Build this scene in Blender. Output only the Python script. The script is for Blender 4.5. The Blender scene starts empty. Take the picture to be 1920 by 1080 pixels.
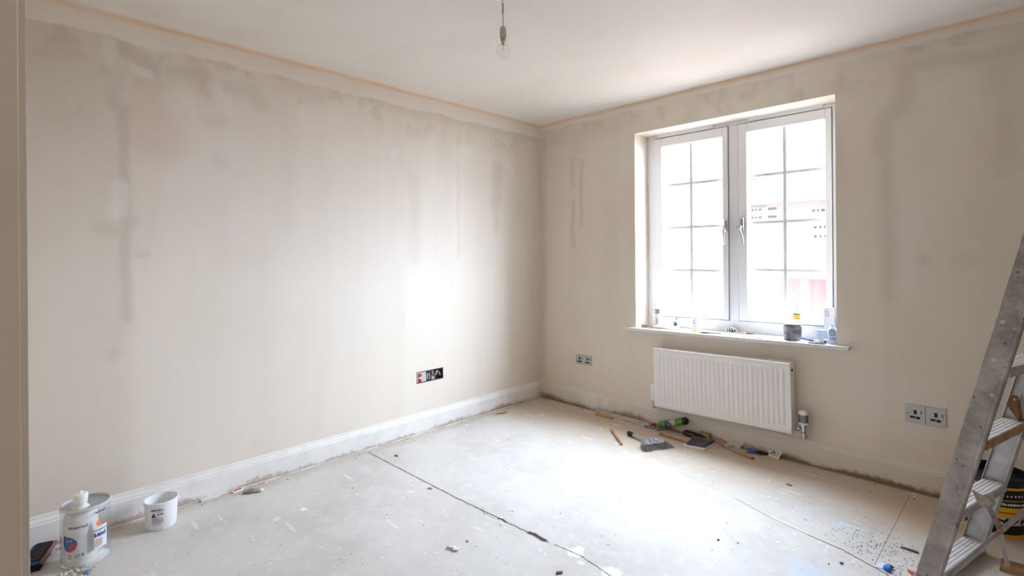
import bpy, bmesh, math, random
from mathutils import Vector, Matrix, Euler
sc = bpy.context.scene
COL = sc.collection
rad = math.radians

# ------------------------------------------------------------------ camera
FPX = 953.0
AZ = rad(44.8)
ROLL = 0.0078
SHV = -61.6
CAM = Vector((3.01, -3.395, 1.255))
FW = Vector((-math.sin(AZ), math.cos(AZ), 0)); RH = Vector((math.cos(AZ), math.sin(AZ), 0)); UP = Vector((0, 0, 1))
RT = RH*math.cos(ROLL) - UP*math.sin(ROLL)
UT = UP*math.cos(ROLL) + RH*math.sin(ROLL)
cd = bpy.data.cameras.new('camera'); cam = bpy.data.objects.new('camera', cd); COL.objects.link(cam)
cd.sensor_width = 36.0; cd.sensor_fit = 'HORIZONTAL'
cd.lens = FPX/1920*36.0
cd.shift_y = SHV/1920
cd.clip_start = 0.05; cd.clip_end = 200
m3 = Matrix((RT, UT, -FW)).transposed()
cam.matrix_world = Matrix.Translation(CAM) @ m3.to_4x4()
sc.camera = cam

# ------------------------------------------------------------------ view, world, daylight
vs = sc.view_settings
vs.view_transform = 'Standard'; vs.look = 'None'; vs.gamma = 1.0; vs.use_curve_mapping = False
vs.exposure = 1.96
sc.render.film_transparent = False
cy = sc.cycles
cy.max_bounces = 16; cy.diffuse_bounces = 9; cy.glossy_bounces = 6; cy.transmission_bounces = 8; cy.transparent_max_bounces = 16
cy.caustics_reflective = False; cy.caustics_refractive = False
cy.sample_clamp_indirect = 6.0
cy.use_denoising = True
try: cy.denoiser = 'OPENIMAGEDENOISE'
except Exception: pass

SKY = 11.0
w = bpy.data.worlds.new('sky'); sc.world = w; w.use_nodes = True
wt = w.node_tree; wt.nodes.clear()
wo = wt.nodes.new('ShaderNodeOutputWorld'); bg = wt.nodes.new('ShaderNodeBackground')
tc = wt.nodes.new('ShaderNodeTexCoord'); sx = wt.nodes.new('ShaderNodeSeparateXYZ'); cr = wt.nodes.new('ShaderNodeValToRGB')
wt.links.new(tc.outputs['Generated'], sx.inputs[0]); wt.links.new(sx.outputs[2], cr.inputs[0])
cr.color_ramp.elements[0].position = 0.0; cr.color_ramp.elements[0].color = (0.58, 0.69, 0.85, 1)
cr.color_ramp.elements[1].position = 0.9; cr.color_ramp.elements[1].color = (0.87, 1.0, 1.19, 1)
wt.links.new(cr.outputs[0], bg.inputs[0])
# bright sky patch added right of the window to light the left wall
nrm = wt.nodes.new('ShaderNodeVectorMath'); nrm.operation = 'DOT_PRODUCT'; nrm.inputs[1].default_value = Vector((0.62, 0.66, 0.42)).normalized()
wt.links.new(tc.outputs['Generated'], nrm.inputs[0])
gl_ = wt.nodes.new('ShaderNodeMath'); gl_.operation = 'MAXIMUM'; gl_.inputs[1].default_value = 0.0; wt.links.new(nrm.outputs['Value'], gl_.inputs[0])
gp = wt.nodes.new('ShaderNodeMath'); gp.operation = 'POWER'; gp.inputs[1].default_value = 2.0; wt.links.new(gl_.outputs[0], gp.inputs[0])
gm_ = wt.nodes.new('ShaderNodeMath'); gm_.operation = 'MULTIPLY_ADD'; gm_.inputs[1].default_value = SKY*0.85; gm_.inputs[2].default_value = SKY*0.52; wt.links.new(gp.outputs[0], gm_.inputs[0])
wt.links.new(gm_.outputs[0], bg.inputs[1])
wt.links.new(bg.outputs[0], wo.inputs[0])
# portal in the window opening: only steers the sampling of the sky
pd = bpy.data.lights.new('window_portal', 'AREA'); pd.shape = 'RECTANGLE'; pd.size = 1.30; pd.size_y = 1.46
pd.cycles.is_portal = True
po = bpy.data.objects.new('window_portal', pd); COL.objects.link(po); po.location = (1.615, 0.29, 1.44); po.rotation_euler = (rad(-90), 0, 0)

# unseen fill light added in the hallway behind the open doorway
hl = bpy.data.lights.new('hall_fill_light', 'AREA'); hl.shape = 'DISK'; hl.size = 0.4; hl.energy = 2.6; hl.color = (1.0, 0.93, 0.84)
ho = bpy.data.objects.new('hall_fill_light', hl); COL.objects.link(ho); ho.location = (3.1, -4.4, 2.38)

# ------------------------------------------------------------------ where things stand (metres, room corner = origin)
def ray(u, v): return (u-960)/FPX*RT + ((540-v)+SHV)/FPX*UT + FW
def on_plane(u, v, ax, val):
    d = ray(u, v); return CAM + d*((val-CAM[ax])/d[ax])
def W(u, v, y=0.0): return on_plane(u, v, 1, y)        # a point on the window wall (or a plane parallel to it)
def L(u, v, x=0.0): return on_plane(u, v, 0, x)        # on the left wall
def G(u, v, z=0.0): return on_plane(u, v, 2, z)        # on the floor
SK = 0.022/1.31
def sill_z(x): return 0.700 + SK*(x-0.96)

# ------------------------------------------------------------------ materials
MATS = {}
def new_mat(name):
    m = bpy.data.materials.new(name); m.use_nodes = True; m.node_tree.nodes.clear(); return m
def finish(m, bsdf):
    o = m.node_tree.nodes.new('ShaderNodeOutputMaterial'); m.node_tree.links.new(bsdf.outputs[0], o.inputs[0])
def mat(name, c, rough=0.5, metal=0.0, var=0.0, vscale=20.0, c2=None, bump=0.0, bscale=60.0, trans=0.0, alpha=1.0, ior=1.45, emit=0.0, lo=0.4, hi=0.6):
    if name in MATS: return MATS[name]
    m = new_mat(name); nt = m.node_tree; b = nt.nodes.new('ShaderNodeBsdfPrincipled')
    b.inputs['Roughness'].default_value = rough; b.inputs['Metallic'].default_value = metal
    b.inputs['Transmission Weight'].default_value = trans; b.inputs['Alpha'].default_value = alpha; b.inputs['IOR'].default_value = ior
    c = tuple(c)+(1,); b.inputs['Base Color'].default_value = c
    if var > 0 or c2:
        t = nt.nodes.new('ShaderNodeTexCoord')
        n = nt.nodes.new('ShaderNodeTexNoise'); n.inputs['Scale'].default_value = vscale; n.inputs['Detail'].default_value = 6
        nt.links.new(t.outputs['Object'], n.inputs['Vector'])
        r = nt.nodes.new('ShaderNodeValToRGB'); r.color_ramp.elements[0].position = lo; r.color_ramp.elements[1].position = hi
        r.color_ramp.elements[0].color = c
        r.color_ramp.elements[1].color = (tuple(c2)+(1,)) if c2 else (c[0]*(1-var), c[1]*(1-var), c[2]*(1-var), 1)
        nt.links.new(n.outputs[0], r.inputs[0]); nt.links.new(r.outputs[0], b.inputs['Base Color'])
    if bump > 0:
        t = nt.nodes.new('ShaderNodeTexCoord')
        n = nt.nodes.new('ShaderNodeTexNoise'); n.inputs['Scale'].default_value = bscale; n.inputs['Detail'].default_value = 5
        nt.links.new(t.outputs['Object'], n.inputs['Vector'])
        bp = nt.nodes.new('ShaderNodeBump'); bp.inputs['Strength'].default_value = bump; bp.inputs['Distance'].default_value = 0.01
        nt.links.new(n.outputs[0], bp.inputs['Height']); nt.links.new(bp.outputs[0], b.inputs['Normal'])
    finish(m, b); MATS[name] = m; return m

def glass_mat(name, tint=(1, 1, 1), gloss=0.06, rough=0.02, haze=0.0, dust=0.0):  # dust: strength of the milky veil that imitates window glare
    if name in MATS: return MATS[name]
    m = new_mat(name); nt = m.node_tree
    a = nt.nodes.new('ShaderNodeBsdfTransparent'); a.inputs[0].default_value = tuple(tint)+(1,)
    g = nt.nodes.new('ShaderNodeBsdfGlossy'); g.inputs['Roughness'].default_value = rough
    f = nt.nodes.new('ShaderNodeLayerWeight'); pw = nt.nodes.new('ShaderNodeMath'); pw.operation = 'POWER'; pw.inputs[1].default_value = 5.0
    nt.links.new(f.outputs['Facing'], pw.inputs[0])
    mul = nt.nodes.new('ShaderNodeMath'); mul.operation = 'MULTIPLY_ADD'; mul.inputs[1].default_value = 0.9; mul.inputs[2].default_value = gloss
    mul.use_clamp = True
    nt.links.new(pw.outputs[0], mul.inputs[0])
    mx = nt.nodes.new('ShaderNodeMixShader'); nt.links.new(mul.outputs[0], mx.inputs[0]); nt.links.new(a.outputs[0], mx.inputs[1]); nt.links.new(g.outputs[0], mx.inputs[2])
    out = mx
    if haze > 0:
        d = nt.nodes.new('ShaderNodeBsdfDiffuse'); d.inputs[0].default_value = (0.85, 0.86, 0.88, 1)
        m2 = nt.nodes.new('ShaderNodeMixShader'); m2.inputs[0].default_value = haze
        nt.links.new(mx.outputs[0], m2.inputs[1]); nt.links.new(d.outputs[0], m2.inputs[2]); out = m2
    if dust > 0:  # translucent mix that puts window glare into the pane
        d = nt.nodes.new('ShaderNodeBsdfTranslucent'); d.inputs[0].default_value = (0.9, 0.9, 0.9, 1)
        m2 = nt.nodes.new('ShaderNodeMixShader'); m2.inputs[0].default_value = dust
        nt.links.new(out.outputs[0], m2.inputs[1]); nt.links.new(d.outputs[0], m2.inputs[2]); out = m2
    finish(m, out); MATS[name] = m; return m

# small language for building procedural surfaces out of maths nodes
class X:
    nt = None
    def __init__(s, k): s.k = k
    @staticmethod
    def op(o, *a, clamp=False):
        n = X.nt.nodes.new('ShaderNodeMath'); n.operation = o; n.use_clamp = clamp
        for i, q in enumerate(a):
            if isinstance(q, X): X.nt.links.new(q.k, n.inputs[i])
            else: n.inputs[i].default_value = float(q)
        return X(n.outputs[0])
    def __add__(s, o): return X.op('ADD', s, o)
    __radd__ = __add__
    def __sub__(s, o): return X.op('SUBTRACT', s, o)
    def __rsub__(s, o): return X.op('SUBTRACT', o, s)
    def __mul__(s, o): return X.op('MULTIPLY', s, o)
    __rmul__ = __mul__
    def abs(s): return X.op('ABSOLUTE', s)
def smooth(x, a, b, lo=0.0, hi=1.0):
    n = X.nt.nodes.new('ShaderNodeMapRange'); n.interpolation_type = 'SMOOTHSTEP'
    X.nt.links.new(x.k, n.inputs[0])
    if a > b: a, b, lo, hi = b, a, hi, lo
    for i, q in zip((1, 2, 3, 4), (a, b, lo, hi)): n.inputs[i].default_value = q
    return X(n.outputs[0])
def noise(vec, scale, detail=3.0, rough=0.55):
    n = X.nt.nodes.new('ShaderNodeTexNoise'); n.inputs['Scale'].default_value = scale; n.inputs['Detail'].default_value = detail; n.inputs['Roughness'].default_value = rough
    X.nt.links.new(vec, n.inputs['Vector']); return X(n.outputs[0])
def vscale(vec, s):
    n = X.nt.nodes.new('ShaderNodeVectorMath'); n.operation = 'MULTIPLY'; n.inputs[1].default_value = s
    X.nt.links.new(vec, n.inputs[0]); return n.outputs[0]
def voro(vec, scale, rnd=1.0):
    n = X.nt.nodes.new('ShaderNodeTexVoronoi'); n.inputs['Scale'].default_value = scale; n.inputs['Randomness'].default_value = rnd
    X.nt.links.new(vec, n.inputs['Vector']); s = X.nt.nodes.new('ShaderNodeSeparateColor'); X.nt.links.new(n.outputs['Color'], s.inputs[0])
    return X(n.outputs['Distance']), X(s.outputs[0]), X(s.outputs[1])
def mixc(f, a, b):
    n = X.nt.nodes.new('ShaderNodeMix'); n.data_type = 'RGBA'; n.clamp_factor = True
    if isinstance(f, X): X.nt.links.new(f.k, n.inputs[0])
    else: n.inputs[0].default_value = f
    for i, q in ((6, a), (7, b)):
        if isinstance(q, tuple): n.inputs[i].default_value = q+(1,)
        else: X.nt.links.new(q, n.inputs[i])
    return n.outputs[2]
def seg(x, y, a, b):
    ax, ay = a; bx, by = b; dx, dy = bx-ax, by-ay; l2 = max(dx*dx+dy*dy, 1e-9)
    px, py = x-ax, y-ay
    t = X.op('MULTIPLY', px*dx + py*dy, 1.0/l2, clamp=True)
    qx, qy = px - t*dx, py - t*dy
    return X.op('SQRT', qx*qx + qy*qy)
def stroke(x, y, pts, r, soft=0.6):
    out = None
    if len(pts) == 1: pts = [pts[0], (pts[0][0]+1e-4, pts[0][1])]
    for a, b in zip(pts, pts[1:]):
        s = seg(x, y, a, b); out = s if out is None else X.op('MINIMUM', out, s)
    return smooth(out, r*(1+soft), r*(1-soft), 0, 1)
def mx(a, b): return b if a is None else X.op('MAXIMUM', a, b)

def begin(name):
    m = new_mat(name); X.nt = m.node_tree
    g = m.node_tree.nodes.new('ShaderNodeNewGeometry'); s = m.node_tree.nodes.new('ShaderNodeSeparateXYZ')
    m.node_tree.links.new(g.outputs['Position'], s.inputs[0])
    return m, g.outputs['Position'], X(s.outputs[0]), X(s.outputs[1]), X(s.outputs[2])
def end(m, col, rough=0.8, bump=None, strength=0.2, dist=0.005, spec=0.3):
    nt = m.node_tree; b = nt.nodes.new('ShaderNodeBsdfPrincipled')
    nt.links.new(col, b.inputs['Base Color'])
    b.inputs['Specular IOR Level'].default_value = spec
    if isinstance(rough, X): nt.links.new(rough.k, b.inputs['Roughness'])
    else: b.inputs['Roughness'].default_value = rough
    if bump is not None:
        bp = nt.nodes.new('ShaderNodeBump'); bp.inputs['Strength'].default_value = strength; bp.inputs['Distance'].default_value = dist
        nt.links.new(bump.k, bp.inputs['Height']); nt.links.new(bp.outputs[0], b.inputs['Normal'])
    finish(m, b); return m

PL = (0.78, 0.708, 0.615); DAMP_AND_SHADE = (0.57, 0.50, 0.425); COAT = (0.83, 0.775, 0.70); ORANGE = (0.86, 0.66, 0.46); PINK = (0.70, 0.56, 0.48)
def plaster(name, side):
    m, P, x, y, z = begin(name)
    h = y if side == 'L' else x
    conv = (lambda u, v: (L(u, v)[1], L(u, v)[2])) if side == 'L' else (lambda u, v: (W(u, v)[0], W(u, v)[2]))
    n1 = noise(P, 6.0, 4); n2 = noise(P, 25.0, 3); n3 = noise(P, 1.3, 2)
    hw = h + (n1-0.5)*0.055 + (n2-0.5)*0.02
    zw = z + (noise(vscale(P, (1, 1, 0.7)), 5.0, 3)-0.5)*0.10
    streaks = noise(vscale(P, (4.5, 4.5, 0.45)), 1.0, 3)
    col = mixc(smooth(streaks, 0.40, 0.7), PL, (PL[0]*0.955, PL[1]*0.95, PL[2]*0.94))
    col = mixc(smooth(n3, 0.45, 0.75, 0, 0.35), col, (0.80, 0.76, 0.71))
    if side == 'L':
        dark = [([(232, 92), (262, 105), (285, 128)], 0.045, 0.85), ([(300, 110), (298, 140)], 0.02, 0.6), ([(210, 125), (225, 130), (215, 190), (228, 200)], 0.035, 0.55),
                ([(232, 205), (234, 270), (233, 400), (236, 480), (237, 600)], 0.022, 0.75), ([(325, 140), (380, 145), (388, 170)], 0.045, 0.6), ([(430, 160), (470, 170), (488, 190)], 0.045, 0.5),
                ([(190, 430), (225, 432), (245, 415)], 0.03, 0.5), ([(255, 475), (270, 476)], 0.02, 0.4), ([(216, 665)], 0.03, 0.55), ([(148, 210)], 0.03, 0.35),
                ([(545, 160), (600, 180)], 0.05, 0.35), ([(735, 195), (830, 222), (900, 232), (1005, 262)], 0.05, 0.4), ([(775, 335), (778, 400), (776, 480)], 0.05, 0.32), ([(860, 235), (858, 300), (860, 480)], 0.018, 0.3),
                ([(933, 315), (929, 385)], 0.06, 0.55), ([(928, 385), (932, 432)], 0.035, 0.5), ([(1008, 270), (1006, 500), (1010, 700)], 0.10, 0.3), ([(405, 300), (415, 305)], 0.03, 0.3),  # includes a darker band down the room corner
                ([(530, 180), (540, 260), (535, 420)], 0.05, 0.22), ([(118, 130), (125, 200)], 0.10, 0.2)]
        light = [([(205, 80), (207, 118)], 0.025, 0.55), ([(252, 128), (278, 140)], 0.022, 0.6), ([(225, 130), (232, 175)], 0.04, 0.3), ([(320, 190), (420, 200)], 0.05, 0.3), ([(405, 170), (415, 185)], 0.04, 0.5),
                 ([(228, 355), (222, 400)], 0.03, 0.5), ([(575, 210), (585, 240)], 0.05, 0.25), ([(740, 290)], 0.04, 0.45), ([(860, 290), (880, 285)], 0.05, 0.4), ([(950, 310), (958, 318)], 0.04, 0.4), ([(215, 680), (210, 860)], 0.05, 0.15)]
        pinks = [([(280, 190), (300, 260)], 0.12, 0.5), ([(375, 150), (400, 225)], 0.06, 0.45)]
        edge = 2.292; amp = 0.085
    else:
        dark = [([(1078, 255), (1085, 300)], 0.06, 0.35), ([(1072, 305), (1075, 345)], 0.022, 0.5), ([(1092, 295), (1090, 360), (1091, 420)], 0.016, 0.6), ([(1075, 380), (1073, 430), (1075, 460)], 0.022, 0.6), ([(1028, 415)], 0.02, 0.5), ([(1018, 300), (1019, 500), (1018, 700)], 0.04, 0.45),  # last stroke is a darker band along the corner
                ([(1694, 130), (1696, 175), (1682, 205), (1660, 225), (1650, 262), (1658, 350), (1662, 450), (1663, 552)], 0.045, 0.55),
                ([(1700, 128), (1760, 118), (1830, 108), (1918, 92)], 0.035, 0.5), ([(1870, 130), (1885, 230), (1880, 320)], 0.05, 0.35), ([(1733, 490)], 0.03, 0.5), ([(1814, 487)], 0.045, 0.3),
                ([(1040, 262), (1150, 240), (1190, 225)], 0.05, 0.3), ([(1560, 210), (1575, 330)], 0.03, 0.2), ([(1095, 640), (1100, 690)], 0.05, 0.15)]
        light = [([(1078, 290), (1092, 292)], 0.02, 0.4), ([(1640, 300), (1650, 560)], 0.03, 0.25), ([(1700, 240), (1705, 560)], 0.05, 0.25), ([(1560, 560), (1580, 640)], 0.05, 0.4), ([(1840, 200), (1910, 190)], 0.05, 0.2), ([(1130, 300)], 0.03, 0.25)]
        pinks = []
        edge = 2.345; amp = 0.06
    fd = None
    for pts, r, a in dark: fd = mx(fd, stroke(hw, zw, [conv(*p) for p in pts], r, 0.8)*(a*0.75))
    fl = None
    for pts, r, a in light: fl = mx(fl, stroke(hw, zw, [conv(*p) for p in pts], r)*a)
    for pts, r, a in pinks: col = mixc(stroke(hw, zw, [conv(*p) for p in pts], r)*a, col, PINK)
    # shade painted on the left end; damp patches under the coat along the ceiling
    if side == 'L': col = mixc(smooth(hw, -2.93, -3.02)*0.32, col, DAMP_AND_SHADE)
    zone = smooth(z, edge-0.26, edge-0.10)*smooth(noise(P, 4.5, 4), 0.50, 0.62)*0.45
    col = mixc(mx(fd, zone), col, DAMP_AND_SHADE)
    col = mixc(fl, col, (0.82, 0.78, 0.72))
    zn = z + (noise(P, 4.0, 4)-0.5)*amp
    col = mixc(smooth(zn, edge-0.006, edge+0.008), col, COAT)
    cx = stroke(h, z, [conv(1012, 215), conv(1012, 256)], 0.022, 0.4) if side == 'L' else stroke(h, z, [(0, 2.4), (0.0, 2.30)], 0.025, 0.4)
    col = mixc(cx, col, COAT)
    col = mixc(smooth(z, 2.372, 2.395)*smooth(noise(P, 5, 2), 0.3, 0.6, 0.35, 0.9), col, ORANGE)
    return end(m, col, 0.75, bump=noise(P, 35.0, 4)*0.4+n1, strength=0.10, dist=0.01)

def ceiling_mat():
    m, P, x, y, z = begin('ceiling_plaster')
    n = noise(P, 1.5, 3)
    col = mixc(smooth(n, 0.4, 0.7), (0.86, 0.83, 0.785), (0.82, 0.785, 0.735))
    e = (noise(P, 3.0, 3)-0.5)*0.05
    dl = smooth(x + e, 0.12, 0.10); dw = smooth(y + e, -0.11, -0.09)
    col = mixc(mx(dl, dw)*0.8, col, (0.88, 0.84, 0.79))
    col = mixc(mx(smooth(x, 0.04, 0.015), smooth(y, -0.035, -0.012))*0.6, col, ORANGE)
    return end(m, col, 0.6, bump=noise(P, 6.0, 3), strength=0.08, dist=0.01)

def floor_mat():
    m, P, x, y, z = begin('dusty_concrete')
    n1 = noise(P, 2.2, 5); n2 = noise(P, 14.0, 5, 0.65); n3 = noise(P, 90.0, 3, 0.7)
    col = mixc(smooth(n1, 0.35, 0.68), (0.66, 0.645, 0.615), (0.58, 0.555, 0.52))
    col = mixc(smooth(n2, 0.45, 0.75, 0, 0.5), col, (0.74, 0.73, 0.71))
    col = mixc(smooth(n3, 0.55, 0.75, 0, 0.30), col, (0.42, 0.38, 0.34))
    # sandy dust along the walls
    wob = (noise(P, 5.0, 4)-0.5)*0.35
    dustw = smooth(y + wob, -0.70, -0.16); dustl = smooth(x + wob*0.5, 0.16, 0.02)
    col = mixc(mx(dustw*0.72, dustl*0.5), col, (0.53, 0.42, 0.31))
    col = mixc(stroke(x, y, [(0.1, -0.1), (0.9, -0.35), (1.7, -0.35)], 0.38, 0.9)*smooth(n2, 0.35, 0.6)*0.7, col, (0.60, 0.50, 0.38))
    col = mixc(smooth(y + (n2-0.5)*0.03, -0.060, -0.026)*0.85, col, (0.20, 0.13, 0.08))
    col = mixc(stroke(x, y, [(2.75, -0.35)], 0.25, 0.9)*0.45, col, (0.45, 0.27, 0.12))
    # white plaster splashes, two sizes, and small scuffs
    for s, thr, rr, c, a in ((30, 0.93, 0.26, (0.88, 0.88, 0.88), 0.6), (8, 0.88, 0.16, (0.86, 0.86, 0.86), 0.5), (55, 0.975, 0.33, (0.25, 0.22, 0.20), 0.6), (20, 0.955, 0.16, (0.30, 0.2, 0.15), 0.75)):
        d, c1, c2 = voro(vscale(P, (1.0, 1.4, 1)), s)
        d = d + (n2-0.5)*0.45 + (n3-0.5)*0.25
        col = mixc(smooth(d, rr, rr*0.7)*smooth(c1, thr, thr+0.01)*a, col, c)
    # long pale trowel scuffs
    d, c1, c2 = voro(vscale(P, (2.0, 14.0, 1)), 1.6)
    col = mixc(smooth(d + (n2-0.5)*0.3, 0.22, 0.14)*smooth(c1, 0.80, 0.82)*0.5, col, (0.87, 0.87, 0.87))
    # blue paint stains, speckles of black, red and blue
    xb, yb = x+(n2-0.5)*0.22, y+(n1-0.5)*0.1
    for u, v, r, a in ((1575, 985, 0.035, 0.35), (1600, 992, 0.03, 0.22), (1500, 1062, 0.07, 0.32), (1530, 1072, 0.05, 0.25), (1372, 975, 0.03, 0.22), (1390, 1050, 0.05, 0.12)):
        g = G(u, v); col = mixc(stroke(xb, yb, [(g.x, g.y)], r, 0.8)*a, col, (0.50, 0.68, 0.90))
    for u, v, r, s, thr, c in ((1640, 1021, 0.075, 95, 0.40, (0.03, 0.04, 0.06)), (1640, 1021, 0.19, 90, 0.86, (0.03, 0.04, 0.07)), (1608, 996, 0.03, 110, 0.5, (0.07, 0.08, 0.1)), (1668, 1050, 0.16, 85, 0.84, (0.10, 0.12, 0.3)), (1690, 1052, 0.20, 75, 0.88, (0.55, 0.10, 0.06)), (1150, 938, 0.03, 100, 0.6, (0.2, 0.2, 0.2))):
        g = G(u, v); d, c1, c2 = voro(P, s)
        col = mixc(smooth(d, 0.38, 0.28)*smooth(c1, thr, thr+0.02)*stroke(x, y, [(g.x, g.y)], r, 0.6), col, c)
    # red scratch
    col = mixc(stroke(x, y, [tuple(G(u, v)[:2]) for u, v in ((1642, 1038), (1658, 1043))], 0.0025, 0.6)*0.8, col, (0.6, 0.2, 0.16))
    # splodges of plaster
    for u, v, r, a in ((1078, 1036, 0.030, 0.95), (1085, 1028, 0.02, 0.8), (1148, 1074, 0.035, 0.95), (1162, 940, 0.018, 0.7), (1155, 887, 0.02, 0.6), (940, 972, 0.012, 0.9), (1250, 971, 0.014, 0.9), (1222, 1012, 0.012, 0.8), (770, 922, 0.02, 0.3), (570, 954, 0.014, 0.8)):
        g = G(u, v); col = mixc(stroke(x+(n2-0.5)*0.06, y+(noise(P, 30, 3)-0.5)*0.06, [(g.x, g.y)], r, 0.35)*a, col, (0.93, 0.93, 0.94))
    # expansion joint that has cracked open, its side crack and the open hole in it
    wig = (noise(P, 11.0, 4, 0.7)-0.5)*0.020 + (noise(P, 70.0, 2)-0.5)*0.008
    dk = None; gap = smooth(noise(P, 8.0, 2), 0.30, 0.42)
    dk = stroke(x, y+wig, [(0.06, -1.742), (0.9, -1.738), (1.55, -1.715)], 0.0032, 0.5)
    dk = mx(dk, stroke(x, y+wig, [tuple(G(u, v)[:2]) for u, v in ((1040, 1021), (1062, 1030), (1085, 1040), (1110, 1056), (1137, 1075), (1150, 1084))], 0.0025, 0.5)*gap)
    dk = mx(dk, stroke(x, y+wig, [tuple(G(u, v)[:2]) for u, v in ((905, 955), (909, 963), (922, 971), (935, 974), (945, 972))], 0.0017, 0.5)*0.8)
    dk = mx(dk, stroke(x, y+wig*1.5, [tuple(G(u, v)[:2]) for u, v in ((994, 999), (1003, 1003), (1015, 1010), (1022, 1013))], 0.012, 0.4))
    dk = mx(dk, stroke(x, y+wig*1.2, [tuple(G(u, v)[:2]) for u, v in ((935, 972), (944, 975), (950, 979))], 0.006, 0.4))
    col = mixc(stroke(x, y, [(0.06, -1.742), (0.9, -1.738), (1.6, -1.715)], 0.012, 0.7)*0.25, col, (0.45, 0.42, 0.4))
    col = mixc(dk*0.97, col, (0.045, 0.022, 0.016))
    # second crack, widening towards the door, with a raised buff lip
    c2p = [tuple(G(u, v)[:2]) for u, v in ((1270, 884), (1310, 903), (1345, 918), (1380, 935), (1450, 973), (1515, 1003), (1580, 1031), (1625, 1056), (1662, 1076), (1672, 1086))]
    w2 = (noise(P, 6.0, 2)-0.5)*0.012
    lip = stroke(x+0.010, y-0.012+w2, c2p[4:6], 0.013, 0.5)
    col = mixc(mx(lip, stroke(x, y-0.006+w2, c2p[5:], 0.006, 0.6)*0.5)*0.8, col, (0.82, 0.68, 0.56))
    c2d = mx(stroke(x, y+w2, c2p[:4], 0.0012, 0.5)*0.6, mx(stroke(x, y+w2, c2p[3:6], 0.0028, 0.5)*0.85, stroke(x, y+w2, c2p[5:], 0.0042, 0.5)))
    col = mixc(c2d*0.9, col, (0.16, 0.09, 0.07))
    # straight saw cut running to the window wall
    col = mixc(stroke(x, y, [(2.612, -0.03), (2.598, -0.92)], 0.0016, 0.5)*0.75, col, (0.16, 0.13, 0.12))
    return end(m, col, 0.62, bump=n2*0.6+n3*0.3, strength=0.25, dist=0.004, spec=0.35)

def skirting_mat():
    m, P, x, y, z = begin('primed_skirting')
    n = noise(P, 9.0, 4); n2 = noise(P, 40, 4, 0.7)
    col = mixc(smooth(n, 0.4, 0.7), (0.83, 0.815, 0.79), (0.77, 0.75, 0.715))
    s = noise(vscale(P, (26, 26, 1.2)), 1.0, 2)
    # pale brushed patches beside the radiator and brown dust clinging to the foot
    wm = smooth(y, -0.12, -0.05)
    pale = stroke(x, z, [(0.50, 0.06), (0.56, 0.07)], 0.05, 0.3)
    pale = mx(pale, stroke(x, z, [(0.68, 0.06), (0.69, 0.09)], 0.03, 0.3))
    col = mixc(wm*0.55, col, (0.66, 0.59, 0.51))
    col = mixc(pale*wm*0.5, col, (0.85, 0.84, 0.82))
    hi = (n2-0.5)*0.07 + (noise(P, 2.6, 2)-0.45)*0.12
    col = mixc(smooth(z+hi, 0.038, 0.010)*0.75, col, (0.40, 0.31, 0.23))
    near = mx(stroke(x, y, [(0, 0)], 0.55, 0.9), stroke(x, y, [(0.45, 0), (1.0, 0)], 0.12, 0.6)*0.8)
    col = mixc(wm*stroke(x, y, [(2.1, 0), (2.9, 0)], 0.2, 0.9)*smooth(z+hi*0.6, 0.030, 0.004)*0.85, col, (0.22, 0.14, 0.09))
    col = mixc(near*smooth(z + hi*1.3 - s*0.03, 0.045, 0.0)*0.9, col, (0.30, 0.19, 0.12))
    col = mixc(smooth(n2, 0.68, 0.74)*0.5, col, (0.5, 0.44, 0.38))
    return end(m, col, 0.55, bump=n2, strength=0.08, dist=0.003)

def brick_mat(name, c1, c2, mortar, scale):
    m = new_mat(name); nt = m.node_tree
    b = nt.nodes.new('ShaderNodeBsdfPrincipled'); b.inputs['Roughness'].default_value = 0.9
    g = nt.nodes.new('ShaderNodeTexCoord'); mp = nt.nodes.new('ShaderNodeMapping'); mp.inputs['Rotation'].default_value = (rad(90), 0, 0)
    br = nt.nodes.new('ShaderNodeTexBrick'); br.inputs['Scale'].default_value = scale
    br.inputs['Color1'].default_value = c1+(1,); br.inputs['Color2'].default_value = c2+(1,); br.inputs['Mortar'].default_value = mortar+(1,)
    nt.links.new(g.outputs['Object'], mp.inputs[0]); nt.links.new(mp.outputs[0], br.inputs[0]); nt.links.new(br.outputs[0], b.inputs['Base Color'])
    finish(m, b); return m

WHITE = mat('white_upvc', (0.87, 0.88, 0.90), 0.28)
SILL = mat('painted_sill_board', (0.82, 0.80, 0.785), 0.35, var=0.05, vscale=8)
RADW = mat('radiator_enamel', (0.88, 0.87, 0.85), 0.35)
CHROME = mat('chrome', (0.55, 0.54, 0.53), 0.22, 1.0)
SATIN = mat('satin_steel', (0.50, 0.485, 0.47), 0.38, 0.75)
BLACK = mat('black_plastic', (0.012, 0.011, 0.012), 0.4)
WPL = mat('white_plastic', (0.85, 0.85, 0.87), 0.35)
CREAMP = mat('cream_plastic', (0.72, 0.70, 0.64), 0.4)
GREYP = mat('grey_plastic', (0.28, 0.29, 0.31), 0.45)
INK = mat('grey_print', (0.16, 0.17, 0.24), 0.6)
NAVY = mat('navy_print', (0.03, 0.05, 0.22), 0.6)
REDP = mat('red_print', (0.60, 0.03, 0.03), 0.5)
BLUEP = mat('blue_print', (0.01, 0.11, 0.40), 0.4)
ORNG = mat('orange_print', (0.85, 0.25, 0.05), 0.5)
WOOD = mat('pale_wood', (0.58, 0.37, 0.20), 0.6, var=0.3, vscale=30)
WOODD = mat('brown_wood', (0.33, 0.17, 0.075), 0.6, c2=(0.50, 0.30, 0.15), vscale=14)
PAPER = mat('off_white_paper', (0.72, 0.68, 0.64), 0.85, var=0.15, vscale=18)
GREYW = mat('grey_printed_block', (0.55, 0.55, 0.58), 0.7, var=0.25, vscale=180)

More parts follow.
